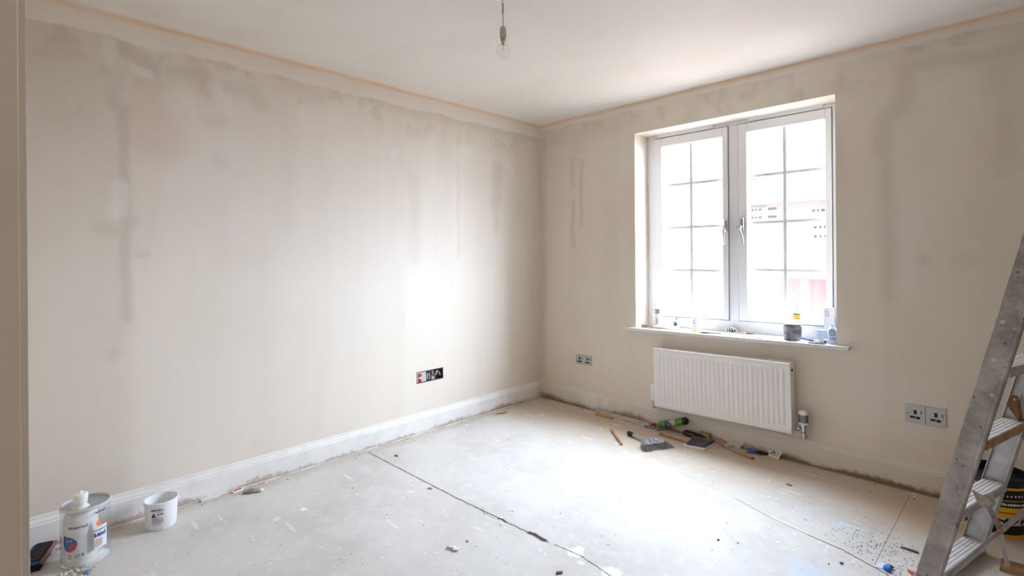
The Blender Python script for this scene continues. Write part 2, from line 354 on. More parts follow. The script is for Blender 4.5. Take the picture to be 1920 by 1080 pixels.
# ------------------------------------------------------------------ mesh helpers
class MB:
    def __init__(s): s.v = []; s.f = []; s.mi = []; s.cur = 0
    def add(s, vs, fs, T=None):
        o = len(s.v)
        for p in vs:
            p = Vector(p); s.v.append(T @ p if T else p)
        for f in fs: s.f.append([i+o for i in f]); s.mi.append(s.cur)
        return s
    def box(s, c, d, T=None, rot=None):
        x, y, z = d[0]/2, d[1]/2, d[2]/2
        M = Matrix.Translation(Vector(c)) @ (Euler(rot).to_matrix().to_4x4() if rot else Matrix())
        if T: M = T @ M
        vs = [(-x, -y, -z), (x, -y, -z), (x, y, -z), (-x, y, -z), (-x, -y, z), (x, -y, z), (x, y, z), (-x, y, z)]
        return s.add(vs, [(0, 3, 2, 1), (4, 5, 6, 7), (0, 1, 5, 4), (1, 2, 6, 5), (2, 3, 7, 6), (3, 0, 4, 7)], M)
    def bb(s, a, b, T=None):
        return s.box([(a[i]+b[i])/2 for i in range(3)], [abs(b[i]-a[i]) for i in range(3)], T)
    def lathe(s, prof, seg=32, T=None, sx=1.0):
        vs = []; fs = []; n = len(prof)
        for r, z in prof:
            for k in range(seg):
                a = 2*math.pi*k/seg; vs.append((r*math.cos(a)*sx, r*math.sin(a), z))
        for i in range(n-1):
            for k in range(seg):
                k2 = (k+1) % seg; fs.append((i*seg+k, i*seg+k2, (i+1)*seg+k2, (i+1)*seg+k))
        if prof[0][0] > 1e-6: fs.append(tuple(reversed(range(seg))))
        if prof[-1][0] > 1e-6: fs.append(tuple(range((n-1)*seg, n*seg)))
        return s.add(vs, fs, T)
    def tube(s, pts, r, seg=10, caps=True):
        pts = [Vector(p) for p in pts]; n = len(pts); vs = []; fs = []
        R = r if isinstance(r, (list, tuple)) else [r]*n
        t0 = (pts[1]-pts[0]).normalized(); a = Vector((0, 0, 1)) if abs(t0.z) < 0.9 else Vector((1, 0, 0))
        nx = t0.cross(a).normalized()
        for i in range(n):
            t = (pts[min(i+1, n-1)]-pts[max(i-1, 0)]).normalized()
            nx = (nx - t*nx.dot(t)).normalized(); ny = t.cross(nx)
            for k in range(seg):
                q = 2*math.pi*k/seg; vs.append(pts[i] + (nx*math.cos(q)+ny*math.sin(q))*R[i])
        for i in range(n-1):
            for k in range(seg):
                k2 = (k+1) % seg; fs.append((i*seg+k, i*seg+k2, (i+1)*seg+k2, (i+1)*seg+k))
        if caps: fs.append(tuple(reversed(range(seg)))); fs.append(tuple(range((n-1)*seg, n*seg)))
        return s.add(vs, fs)
    def prism(s, poly, z0, z1, T=None):
        n = len(poly); vs = [(p[0], p[1], z0) for p in poly]+[(p[0], p[1], z1) for p in poly]
        fs = [tuple(reversed(range(n))), tuple(range(n, 2*n))]+[(i, (i+1) % n, n+(i+1) % n, n+i) for i in range(n)]
        return s.add(vs, fs, T)
    def quad(s, a, b, c, d, T=None): return s.add([a, b, c, d], [(0, 1, 2, 3)], T)
    def lump(s, c, r, seed=0, sq=(1, 1, 0.6)):
        rnd = random.Random(seed); bm = bmesh.new(); bmesh.ops.create_icosphere(bm, subdivisions=1, radius=1)
        vs = [((v.co.x*rnd.uniform(.7, 1.2))*r*sq[0]+c[0], (v.co.y*rnd.uniform(.7, 1.2))*r*sq[1]+c[1], (v.co.z*rnd.uniform(.7, 1.15))*r*sq[2]+c[2]) for v in bm.verts]
        fs = [tuple(v.index for v in f.verts) for f in bm.faces]; bm.free(); return s.add(vs, fs)
    def band(s, r, a0, a1, z0, z1, n=16, T=None, fn=None):
        """patch on a cylinder; fn(u,v) keeps or drops a cell"""
        vs = []; fs = []; nv = 1 if fn is None else n
        for j in range(nv+1):
            for i in range(n+1):
                a = a0+(a1-a0)*i/n; vs.append((r*math.cos(a), r*math.sin(a), z0+(z1-z0)*j/nv))
        for j in range(nv):
            for i in range(n):
                if fn is None or fn((i+.5)/n, (j+.5)/nv):
                    fs.append((j*(n+1)+i, j*(n+1)+i+1, (j+1)*(n+1)+i+1, (j+1)*(n+1)+i))
        return s.add(vs, fs, T)
    def make(s, name, mats, parent=None, loc=None, rz=0.0, rot=None, bevel=0.0, smooth=35, origin=None):
        me = bpy.data.meshes.new(name)
        vs = s.v
        if origin is not None: vs = [p-Vector(origin) for p in vs]
        me.from_pydata([tuple(p) for p in vs], [], s.f)
        for q in (mats if isinstance(mats, (list, tuple)) else [mats]): me.materials.append(q)
        me.polygons.foreach_set('material_index', s.mi)
        me.update()
        if smooth:
            for p in me.polygons: p.use_smooth = True
            me.set_sharp_from_angle(angle=rad(smooth))
        o = bpy.data.objects.new(name, me); COL.objects.link(o)
        if parent: o.parent = parent
        if loc is not None: o.location = loc
        elif origin is not None: o.location = origin
        o.rotation_euler = rot if rot else (0, 0, rz)
        if bevel:
            b = o.modifiers.new('bevel', 'BEVEL'); b.width = bevel; b.segments = 2; b.limit_method = 'ANGLE'; b.angle_limit = rad(40)
        return o

def tag(o, label, cat, group=None):
    o['label'] = label; o['category'] = cat
    if group: o['group'] = group
    return o
def thing(name, label, cat, loc=(0, 0, 0), rz=0.0, group=None, rot=None):
    o = bpy.data.objects.new(name, None); COL.objects.link(o); o.location = loc; o.rotation_euler = rot if rot else (0, 0, rz)
    o.empty_display_size = 0.05
    return tag(o, label, cat, group)
def struct(o): o['kind'] = 'structure'; return o

# ------------------------------------------------------------------ room shell
H = 2.4; XR = 3.9; YN = -3.383
OX0, OX1, OZT = 0.958, 2.272, 2.168; RD = 0.19; WT = 0.30
b = MB(); b.quad((-0.3, -5.3, 0), (4.2, -5.3, 0), (4.2, 0.3, 0), (-0.3, 0.3, 0)); struct(b.make('floor', floor_mat(), smooth=0))
b = MB(); b.bb((-0.3, -5.3, H), (4.2, 0.3, H+0.2)); struct(b.make('ceiling', ceiling_mat(), smooth=0))
# left wall with a cut-out for the open socket box
by0, by1 = L(781, 700).y, L(831, 700).y; bz0, bz1 = 0.350, 0.432
b = MB()
for (y0, y1, z0, z1) in ((-5.3, by0, 0, H), (by1, 0.3, 0, H), (by0, by1, 0, bz0), (by0, by1, bz1, H)):
    b.bb((-0.3, y0, z0), (0, y1, z1))
b.bb((-0.3, by0, bz0), (-0.045, by1, bz1))
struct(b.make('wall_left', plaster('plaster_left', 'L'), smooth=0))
b = MB(); zL, zR = sill_z(OX0)-0.022, sill_z(OX1)-0.022
b.bb((0, 0, 0), (OX0, WT, H)); b.bb((OX1, 0, 0), (XR, WT, H)); b.bb((OX0, 0, OZT), (OX1, WT, H))
b.add([(OX0, 0, 0), (OX1, 0, 0), (OX1, WT, 0), (OX0, WT, 0), (OX0, 0, zL), (OX1, 0, zR), (OX1, WT, zR), (OX0, WT, zL)], [(0, 3, 2, 1), (4, 5, 6, 7), (0, 1, 5, 4), (1, 2, 6, 5), (2, 3, 7, 6), (3, 0, 4, 7)])
struct(b.make('wall_back', plaster('plaster_window_wall', 'W'), smooth=0))
PLAIN = mat('plain_plaster', (0.56, 0.47, 0.38), 0.8, var=0.08, vscale=3); LOW_BOUNCE = mat('low_bounce_plaster', (0.42, 0.34, 0.27), 0.85, var=0.15, vscale=3)
b = MB(); b.bb((XR, -5.3, 0), (XR+0.3, 0.3, H)); struct(b.make('wall_right', LOW_BOUNCE, smooth=0))  # unseen wall, coloured dark to cut bounced light
DX0, DX1 = 2.44, 3.42
b = MB(); b.bb((0, YN-0.13, 0), (DX0, YN, H)); b.bb((DX1, YN-0.13, 0), (XR, YN, H)); struct(b.make('wall_front', PLAIN, smooth=0))
b = MB(); b.bb((-0.3, -5.5, 0), (4.2, -5.3, H)); struct(b.make('wall_hall', mat('pale_hall_paint', (0.84, 0.79, 0.72), 0.7, var=0.05, vscale=3), smooth=0))
b = MB(); b.bb((DX0, YN-0.135, 0), (DX0+0.012, YN+0.001, H)); b.bb((DX0-0.004, YN-0.002, 0), (DX0+0.0125, YN+0.0035, H))
struct(b.make('trim_1', mat('door_lining_paint', (0.78, 0.72, 0.65), 0.5, var=0.06, vscale=6), bevel=0.001))
# baseboards: moulded profile
SKM = skirting_mat()
prof = [(0, 0), (0.020, 0), (0.020, 0.108), (0.0165, 0.114), (0.0165, 0.119), (0.012, 0.127), (0.008, 0.133), (0.008, 0.140), (0.004, 0.144), (0, 0.144)]
def skirt(name, p0, p1, nrm, bead):
    b = MB(); p0 = Vector(p0); p1 = Vector(p1); nrm = Vector(nrm); n = len(prof); N = 24
    vs = []
    for k in range(N+1):
        q = p0.lerp(p1, k/N)
        vs += [q+nrm*d+Vector((0, 0, z)) for d, z in prof]
    fs = [(k*n+i, k*n+i+1, (k+1)*n+i+1, (k+1)*n+i) for k in range(N) for i in range(n-1)]
    b.add(vs, fs); b.add(vs[:n], [tuple(range(n))]); b.add(vs[-n:], [tuple(range(n))])
    o = struct(b.make(name, SKM, smooth=25))
    if bead:
        c = MB(); c.tube([p0.lerp(p1, k/20)+nrm*(0.024+0.002*math.sin(k*2.3))+Vector((0, 0, 0.003)) for k in range(21)], 0.0045, 6)
        c.make('sealant_bead', mat('white_sealant', (0.80, 0.78, 0.75), 0.6, var=0.3, vscale=12), parent=o)
    return o
skirt('baseboard_left', (0, YN, 0), (0, 0, 0), (1, 0, 0), True)
skirt('baseboard_back', (0, 0, 0), (XR, 0, 0), (0, -1, 0), False)
skirt('baseboard_right', (XR, 0, 0), (XR, YN, 0), (-1, 0, 0), False)

# ------------------------------------------------------------------ window
win = bpy.data.objects.new('window_1', None); COL.objects.link(win); win.location = (1.615, RD, 0.7); struct(win)
WO = Vector(win.location)
def wmake(b, name, m, parent=None, bevel=0.0, smooth=35):
    o = b.make(name, m, parent=parent or win, bevel=bevel, smooth=smooth)
    if (parent or win) is win: o.location = -WO
    return o
FY = RD
def tb(x): return sill_z(x)                      # foot of the frame follows the slightly sloping sill
def qbox(b, xa, xb, z0f, z1f, y0, y1):
    z = [z0f(xa), z0f(xb), z1f(xa), z1f(xb)]
    b.add([(xa, y0, z[0]), (xb, y0, z[1]), (xb, y1, z[1]), (xa, y1, z[0]), (xa, y0, z[2]), (xb, y0, z[3]), (xb, y1, z[3]), (xa, y1, z[2])], [(0, 3, 2, 1), (4, 5, 6, 7), (0, 1, 5, 4), (1, 2, 6, 5), (2, 3, 7, 6), (3, 0, 4, 7)])
def kk(z): return lambda x: z
def lin(xa, za, xb, zb): return lambda x: za+(zb-za)*(x-xa)/(xb-xa)
# sight lines measured on the frame plane
y = FY
xl = W(1229, 420, y).x; xm0 = W(1367, 420, y).x; xm1 = W(1385, 420, y).x; xr = W(1562, 420, y).x
zt = W(1300, 249, y).z; ztr = W(1470, 217, y).z; zt = (zt+ztr)/2
zbl = W(1229, 592, y).z; zbm = W(1366, 601, y).z; zbr0 = W(1386, 603, y).z; zbr1 = W(1562, 613, y).z
fb = lin(xl, zbl, xr, zbr1)
b = MB()
qbox(b, OX0, xl, tb, kk(OZT), y, y+0.07); qbox(b, xr, OX1, tb, kk(OZT), y, y+0.07)
qbox(b, xl, xr, kk(zt), kk(OZT), y, y+0.07); qbox(b, xl, xr, tb, fb, y, y+0.07); qbox(b, xm0, xm1, fb, kk(zt), y, y+0.07)
wmake(b, 'window_frame', WHITE, bevel=0.003)
for (xa, xb, gl, gr, side) in ((xl, xm0, W(1241, 420, y-0.012).x, W(1355, 420, y-0.012).x, 'l'), (xm1, xr, W(1401, 420, y-0.012).x, W(1548, 420, y-0.012).x, 'r')):
    g_t = W((1241+1355)/2, 266, y-0.012).z if side == 'l' else W((1401+1548)/2, 235, y-0.012).z
    if side == 'l': gb = lin(gl, W(1241, 581, y-.012).z, gr, W(1355, 587, y-.012).z)
    else: gb = lin(gl, W(1401, 590, y-.012).z, gr, W(1548, 598, y-.012).z)
    e = 0.004; Y0, Y1 = y-0.014, y+0.045
    lo = lambda x: fb(x)+e
    b = MB()
    qbox(b, xa+e, gl, lo, kk(zt-e), Y0, Y1); qbox(b, gr, xb-e, lo, kk(zt-e), Y0, Y1)
    qbox(b, gl, gr, kk(g_t), kk(zt-e), Y0, Y1); qbox(b, gl, gr, lo, gb, Y0, Y1)
    sash = wmake(b, 'sash', WHITE, bevel=0.004)
    b = MB(); b.quad((gl, y+0.012, gb(gl)), (gr, y+0.012, gb(gr)), (gr, y+0.012, g_t), (gl, y+0.012, g_t))
    wmake(b, 'glass_pane', glass_mat('glare_veil_glass', gloss=0.04, dust=0.028), sash, smooth=0)  # milky veil in the glass imitates the window's glare
    # glazing bars between the panes
    vx = W(1297, 420, y+0.02).x if side == 'l' else W(1472.5, 420, y+0.02).x
    b = MB(); qbox(b, vx-0.012, vx+0.012, gb, kk(g_t), y+0.014, y+0.026); wmake(b, 'glazing_bar', WHITE, sash, bevel=0.003)
    rows = [((1241, 348), (1355, 338)), ((1241, 427), (1355, 424)), ((1241, 505), (1355, 508))] if side == 'l' else [((1403, 330), (1548, 316)), ((1403, 418), (1548, 411)), ((1403, 506), (1548, 507))]
    for pa, pb in rows:
        zz = (W(*pa, y+0.02).z+W(*pb, y+0.02).z)/2
        b = MB(); b.bb((gl, y+0.0155, zz-0.011), (gr, y+0.0245, zz+0.011)); wmake(b, 'glazing_bar', WHITE, sash, bevel=0.003)
    # dark rubber gasket showing as a thin line round the sash
    b = MB(); gm = mat('gasket', (0.16, 0.16, 0.17), 0.7)
    qbox(b, xa, xa+e, fb, kk(zt), y-0.0015, y+0.01); qbox(b, xb-e, xb, fb, kk(zt), y-0.0015, y+0.01); qbox(b, xa, xb, kk(zt-e), kk(zt), y-0.0015, y+0.01); qbox(b, xa, xb, fb, lo, y-0.0015, y+0.01)
    wmake(b, 'gasket', gm, sash, smooth=0)
    # espagnolette handle
    hx, hz = (W(1361, 425, y-0.02).x, W(1361, 425, y-0.02).z) if side == 'l' else (W(1391, 422, y-0.02).x, W(1391, 422, y-0.02).z)
    b = MB(); b.bb((hx-0.013, y-0.030, hz-0.040), (hx+0.013, y-0.014, hz+0.050))
    hd = wmake(b, 'handle_plate', CHROME, sash, bevel=0.006)
    b = MB(); b.tube([(hx, y-0.03, hz-0.01), (hx, y-0.048, hz-0.012)], 0.010, 12)
    dx = 0.0 if side == 'l' else 0.012
    b.tube([(hx, y-0.048, hz-0.005), (hx+dx*.3-0.004, y-0.055, hz-0.04), (hx+dx, y-0.050, hz-0.085), (hx+dx*1.4, y-0.046, hz-0.125)], [0.010, 0.0085, 0.007, 0.006], 10)
    if side == 'r': b.tube([(hx-0.006, y-0.036, hz-0.012), (hx-0.030, y-0.036, hz-0.018)], [0.007, 0.009], 12)
    wmake(b, 'handle', CHROME, sash)
    # trickle vent on the head of the frame
    va, vb = ((1233, 258), (1338, 240)) if side == 'l' else ((1404, 225), (1543, 198))
    pa, pb = W(*va, y-0.01), W(*vb, y-0.01)
    b = MB(); zc = (OZT+zt)/2+0.006; b.bb((pa.x, y-0.018, zc-0.006), (pb.x, y, zc+0.016)); b.bb((pa.x+0.004, y-0.012, zc-0.016), (pb.x-0.004, y, zc-0.006))
    wmake(b, 'trickle_vent', WHITE, bevel=0.002)
# sill board, horned past the opening
b = MB(); T0 = 0.022
def zt_(x): return sill_z(x)
def zb_(x): return sill_z(x)-T0
xa, xb = 0.868, 2.338
qbox(b, xa, xb, zb_, zt_, -0.045, 0.0); qbox(b, OX0, OX1, zb_, zt_, 0.0, RD+0.01)
wmake(b, 'sill_board', SILL, bevel=0.002)

# ------------------------------------------------------------------ radiator under the window
rx0 = W(1226, 700, -0.105).x; rx1 = W(1484, 750, -0.105).x
ry = -0.105
r_t0, r_t1 = W(1226, 653, ry).z, W(1484, 682, ry).z; r_b0, r_b1 = W(1226, 762, ry).z, W(1484, 815, ry).z
rh = ((r_t0-r_b0)+(r_t1-r_b1))/2; tilt = math.atan2(((r_t1-r_t0)+(r_b1-r_b0))/2, rx1-rx0); RWd = rx1-rx0
rad_o = thing('radiator', 'white ribbed panel radiator on the wall below the window sill', 'radiator', (rx0, ry, r_b0), rot=(0, -tilt, 0))
b = MB(); nx, nz = 336, 14; vs = []; 
zz_ = [0, .004, .03, .036, .05, .1] + [rh*q for q in (.35, .5, .65, .8)] + [rh-.05, rh-.036, rh-.03, rh-.004, rh]
for z_ in zz_:
    for i in range(nx+1):
        x_ = RWd*i/nx
        ph = (x_-0.03)/(RWd-0.06)*28
        flute = max(0, min(1, 2.4*(0.5-abs((ph % 1)-0.5))*2-0.5)) if 0 < ph < 28 else 0
        flute = flute*flute*(3-2*flute)
        inset = 1.0 if (z_ > 0.03 and z_ < rh-0.03) else 0.0
        zr = 1.0 if (0.05 <= z_ <= rh-0.05) else 0.0
        edge = 0.004 if (z_ <= 0 or z_ >= rh or i in (0, nx)) else 0
        vs.append((x_, edge + 0.0025*inset - 0.0055*flute*zr + (0.0025 if inset and zr else 0), z_))
n1_ = nx+1
b.add(vs, [(j*n1_+i, j*n1_+i+1, (j+1)*n1_+i+1, (j+1)*n1_+i) for j in range(len(zz_)-1) for i in range(nx)])
b.make('front_panel', RADW, rad_o, smooth=50)
b = MB(); b.bb((0.002, 0.075, 0.02), (RWd-0.002, 0.08, rh-0.02)); b.bb((0.02, 0.008, 0.03), (RWd-0.02, 0.05, rh-0.03)); b.make('back_panel', RADW, rad_o)
for x_ in (0.0, RWd-0.002):
    b = MB(); b.bb((x_, 0.004, 0.0), (x_+0.002, 0.078, rh)); b.make('side_panel', RADW, rad_o)
b = MB(); b.bb((0, 0.004, rh-0.002), (RWd, 0.012, rh)); b.bb((0, 0.07, rh-0.002), (RWd, 0.078, rh))
for i in range(60): b.bb((RWd*i/60, 0.012, rh-0.003), (RWd*i/60+0.007, 0.07, rh-0.0005))
b.make('top_grille', RADW, rad_o, smooth=0)
b = MB(); b.tube([(RWd, 0.035, rh-0.045), (RWd+0.004, 0.035, rh-0.045)], 0.009, 6); b.make('bleed_valve', BLACK, rad_o)
# thermostatic valve on the right
b = MB(); vz = W(1505, 805, -0.07).z-r_b1+0.0
vx, vy = RWd+0.052, 0.045
Tv = Matrix.Translation((vx, vy, 0))
b.lathe([(0.0, -0.030), (0.010, -0.030), (0.010, 0.0), (0.014, 0.002), (0.014, 0.010), (0.010, 0.014), (0.013, 0.018), (0.013, 0.040), (0.018, 0.043), (0.018, 0.056), (0.012, 0.058)], 20, Tv)
b.tube([(RWd, vy, 0.028), (RWd+0.018, vy, 0.028)], 0.013, 8); b.tube([(RWd+0.014, vy, 0.028), (vx, vy, 0.028)], 0.009, 12); b.tube([(RWd+0.02, vy, 0.028), (RWd+0.032, vy, 0.028)], 0.0145, 6)
b.tube([(vx, vy, -0.02), (vx, vy+0.02, -0.028), (vx, 0.10, -0.028)], 0.0085, 10)
val = b.make('thermostatic_valve', CHROME, rad_o)
b = MB(); b.lathe([(0.0, 0.058), (0.020, 0.058), (0.024, 0.064), (0.024, 0.128), (0.021, 0.138), (0.014, 0.143), (0.0, 0.144)], 28, Tv)
b.make('valve_head', WPL, val)
b = MB()
for k in range(26):
    a = 2*math.pi*k/26; b.box((vx+0.0245*math.cos(a), vy+0.0245*math.sin(a), 0.095), (0.0022, 0.0034, 0.046), rot=(0, 0, a))
b.make('valve_grip', mat('grey_grip', (0.12, 0.12, 0.14), 0.5), val, smooth=0)
# lockshield valve on the left
b = MB(); Tv = Matrix.Translation((-0.030, 0.045, 0))
b.lathe([(0.0, -0.028), (0.006, -0.028), (0.009, -0.008), (0.009, 0.010), (0.013, 0.014), (0.013, 0.030), (0.010, 0.036)], 18, Tv)
b.tube([(-0.03, 0.045, 0.02), (0.0, 0.045, 0.02)], 0.009, 10); b.tube([(-0.03, 0.045, -0.02), (-0.03, 0.10, -0.024)], 0.007, 8)
lv = b.make('lockshield_valve', CHROME, rad_o)
b = MB(); b.lathe([(0.0, 0.030), (0.015, 0.030), (0.0165, 0.05), (0.0165, 0.145), (0.015, 0.150), (0, 0.150)], 22, Tv); b.make('valve_cap', WPL, lv)

# ------------------------------------------------------------------ pendant light
PX, PY = 1.402, -1.821
lamp = thing('pendant_light', 'clear bare bulb hanging from the ceiling on a thin cord', 'lamp', (PX, PY, H))
b = MB(); b.lathe([(0.0, -0.031), (0.0068, -0.031), (0.0078, -0.012), (0.018, -0.006), (0.036, -0.003), (0.038, 0.0)], 32); b.make('ceiling_rose', WPL, lamp)
b = MB(); b.tube([(0, 0, -0.028), (0, 0, -0.072)], 0.0042, 10); b.tube([(0, 0, -0.07), (0.001, 0, -0.10), (0, 0, -0.134)], 0.0021, 8)
b.make('cord', mat('cord_plastic', (0.50, 0.42, 0.35), 0.6), lamp)
b = MB(); b.lathe([(0.0, -0.130), (0.005, -0.131), (0.011, -0.136), (0.0145, -0.146), (0.0145, -0.150), (0.0152, -0.151), (0.0152, -0.178), (0.0135, -0.186), (0.0115, -0.186), (0.0115, -0.165), (0, -0.165)], 28); b.make('lamp_holder', mat('aged_white_plastic', (0.56, 0.49, 0.43), 0.4), lamp)
b = MB(); b.lathe([(0.0, -0.176), (0.0108, -0.176), (0.0108, -0.200), (0.006, -0.203), (0.0035, -0.214), (0.0, -0.214)], 20); b.tube([(0.0, 0, -0.212), (0.001, 0, -0.236)], 0.001, 6); b.tube([(-0.008, 0, -0.228), (0, 0, -0.238), (0.008, 0, -0.228)], 0.0006, 6)
b.make('bulb_cap', mat('dull_brass', (0.45, 0.40, 0.36), 0.35, 0.8), lamp)
b = MB(); bp = [(0.0095, -0.198), (0.0105, -0.203), (0.016, -0.212), (0.025, -0.224)]
for k in range(0, 13):
    a = rad(35-k*125/12); bp.append((0.0325*math.cos(a), -0.2425+0.0325*math.sin(a)))
bp[-1] = (0.0, -0.275); b.lathe(bp, 36); b.make('bulb_glass', glass_mat('bulb_glass', (0.985, 0.98, 0.97), gloss=0.05), lamp, smooth=80)

# ------------------------------------------------------------------ electrical fittings
def socket(name, label, c, w_, h_, modules, split):
    """double socket on the window wall; c = centre on wall"""
    o = thing(name, label, 'socket', (c.x, 0, c.z), rot=(0, -rad(1.0), 0))
    plates = [(-w_/2, w_/2)] if not split else [(-w_/2, -0.0008), (0.0008, w_/2)]
    for a, q in plates:
        b = MB(); b.bb((a, -0.005, -h_/2), (q, 0.002, h_/2)); b.make('face_plate', SATIN, o, bevel=0.0015)
    for mxx in (-w_/4, w_/4):
        b = MB(); b.bb((mxx-0.006, -0.0075, -0.002), (mxx+0.007, -0.004, 0.020)); b.make('earth_slot', BLACK, o, bevel=0.001)
        b = MB(); b.bb((mxx-0.022, -0.0075, -0.024), (mxx-0.001, -0.004, -0.012)); b.bb((mxx+0.002, -0.0075, -0.026), (mxx+0.020, -0.004, -0.013)); b.make('pin_slot', BLACK, o, bevel=0.002)
        b = MB(); b.bb((mxx+0.022, -0.0085, 0.002), (mxx+0.028, -0.004, 0.018)); b.make('rocker_switch', mat('grey_rocker', (0.2, 0.18, 0.18), 0.4), o, bevel=0.001)
    for sx_ in (-w_/2+0.012, w_/2-0.012):
        b = MB(); b.tube([(sx_, -0.0058, 0.0), (sx_, -0.004, 0.0)], 0.003, 10); b.make('fixing_screw', mat('dark_screw', (0.12, 0.11, 0.11), 0.4, 0.7), o)
    return o
c1 = (W(1080, 663)+W(1110, 686))/2; socket('wall_socket', 'small grey double socket on the window wall near the room corner', c1, 0.160, 0.082, 2, False)
c2 = (W(1700, 757)+W(1772, 801))/2; socket('wall_socket', 'grey double socket of two joined plates right of the radiator', c2, 0.168, 0.094, 2, True)
# open back box in the left wall
bw = by1-by0; bh = bz1-bz0
ob = thing('socket_back_box', 'open recessed socket box with loose wires in the left wall', 'socket box', (0, by0, bz0))
b = MB(); d_ = 0.042
b.bb((-d_, 0.001, 0.001), (-d_+0.002, bw-0.001, bh-0.001)); b.bb((-d_, 0.001, 0.001), (0.0015, 0.004, bh-0.001)); b.bb((-d_, bw-0.004, 0.001), (0.0015, bw-0.001, bh-0.001)); b.bb((-d_, 0.001, 0.001), (0.0015, bw-0.001, 0.004)); b.bb((-d_, 0.001, bh-0.004), (0.0015, bw-0.001, bh-0.001))
b.make('metal_box', mat('galvanised_box', (0.20, 0.19, 0.19), 0.5, 0.4, c2=(0.10, 0.07, 0.06), vscale=25), ob, smooth=0)
b = MB(); b.bb((-0.030, 0.006, 0.005), (-0.004, 0.085, bh-0.005)); b.make('module_plate', mat('pale_green_grey_plastic', (0.50, 0.55, 0.51), 0.5), ob, bevel=0.002)
for z0_, z1_ in ((0.008, 0.032), (0.044, 0.068)):
    b = MB(); b.bb((-0.006, 0.018, z0_), (0.002, 0.042, z1_)); b.make('red_switch', mat('red_switch_plastic', (0.55, 0.02, 0.03), 0.4), ob, bevel=0.002)
b = MB(); b.bb((-0.006, 0.026, 0.032), (0.0, 0.042, 0.044)); b.make('connector', WPL, ob)
b = MB(); b.tube([(-0.035, 0.100, 0.004), (-0.01, 0.098, 0.02), (-0.008, 0.098, 0.048), (-0.01, 0.104, 0.055), (-0.01, 0.115, 0.052), (-0.012, 0.120, 0.03), (-0.014, 0.116, 0.012)], 0.0035, 8); b.make('cream_wire', CREAMP, ob)
b = MB(); b.tube([(-0.036, 0.135, 0.06), (-0.012, 0.145, 0.066), (-0.010, 0.150, 0.05), (-0.03, 0.146, 0.03)], 0.005, 8); b.tube([(-0.034, 0.16, 0.03), (-0.006, 0.172, 0.042), (-0.008, 0.182, 0.058), (-0.03, 0.188, 0.05)], 0.007, 8); b.make('pink_wire', mat('pink_wire_sheath', (0.55, 0.33, 0.30), 0.5), ob)
b = MB(); b.tube([(-0.035, 0.20, 0.06), (-0.012, 0.205, 0.046), (-0.015, 0.215, 0.03), (-0.035, 0.218, 0.02)], 0.006, 8); b.make('grey_wire', mat('grey_wire_sheath', (0.40, 0.38, 0.39), 0.5), ob); b = MB(); b.bb((-0.03, 0.135, 0.006), (-0.008, 0.160, 0.03)); b.make('terminal_block', mat('grey_wire_sheath', (0.40, 0.38, 0.39), 0.5), ob)

# ------------------------------------------------------------------ stepladder
ALU = None
def ladder_metal():
    m = new_mat('paint_spattered_aluminium'); X.nt = m.node_tree
    t = m.node_tree.nodes.new('ShaderNodeTexCoord'); P = t.outputs['Object']
    n1 = noise(P, 9, 5, 0.65); n2 = noise(P, 35, 4, 0.7); n3 = noise(vscale(P, (3, 3, 1)), 14, 5)
    col = mixc(smooth(n1, 0.35, 0.65), (0.42, 0.395, 0.37), (0.26, 0.235, 0.215))
    col = mixc(smooth(n2, 0.52, 0.62)*0.45, col, (0.44, 0.40, 0.35))
    d, c1, c2_ = voro(P, 34)
    col = mixc(smooth(d+(n2-0.5)*0.5+(n1-0.5)*0.3, 0.26, 0.20)*smooth(c1, 0.78, 0.80)*0.7, col, (0.60, 0.56, 0.51))
    d, c1, c2_ = voro(P, 60)
    col = mixc(smooth(d, 0.30, 0.2)*smooth(c1, 0.93, 0.95)*0.8, col, (0.07, 0.05, 0.045))
    col = mixc(smooth(n3, 0.63, 0.68)*0.7, col, (0.12, 0.105, 0.10))
    nt = m.node_tree; b = nt.nodes.new('ShaderNodeBsdfPrincipled'); nt.links.new(col, b.inputs['Base Color'])
    b.inputs['Metallic'].default_value = 0.45
    r = smooth(n1, 0.3, 0.7, 0.38, 0.6); nt.links.new(r.k, b.inputs['Roughness'])
    bp_ = nt.nodes.new('ShaderNodeBump'); bp_.inputs['Strength'].default_value = 0.15; bp_.inputs['Distance'].default_value = 0.002
    nt.links.new(n2.k, bp_.inputs['Height']); nt.links.new(bp_.outputs[0], b.inputs['Normal'])
    finish(m, b); return m
ALU = ladder_metal()
ALU2 = mat('worn_aluminium', (0.46, 0.46, 0.47), 0.42, 0.6, c2=(0.55, 0.55, 0.56), vscale=22)
TREAD = mat('worn_tread', (0.72, 0.72, 0.73), 0.45, 0.1, c2=(0.82, 0.82, 0.84), vscale=18)
sv = Vector((math.sin(rad(15)), math.cos(rad(15)), 0)); cv = Vector((math.cos(rad(15)), -math.sin(rad(15)), 0))
LF = Vector((2.723, -0.906, 0.0))
lad = thing('stepladder', 'paint-spattered aluminium stepladder standing open at the right edge of the room', 'ladder', LF, rz=rad(-15))
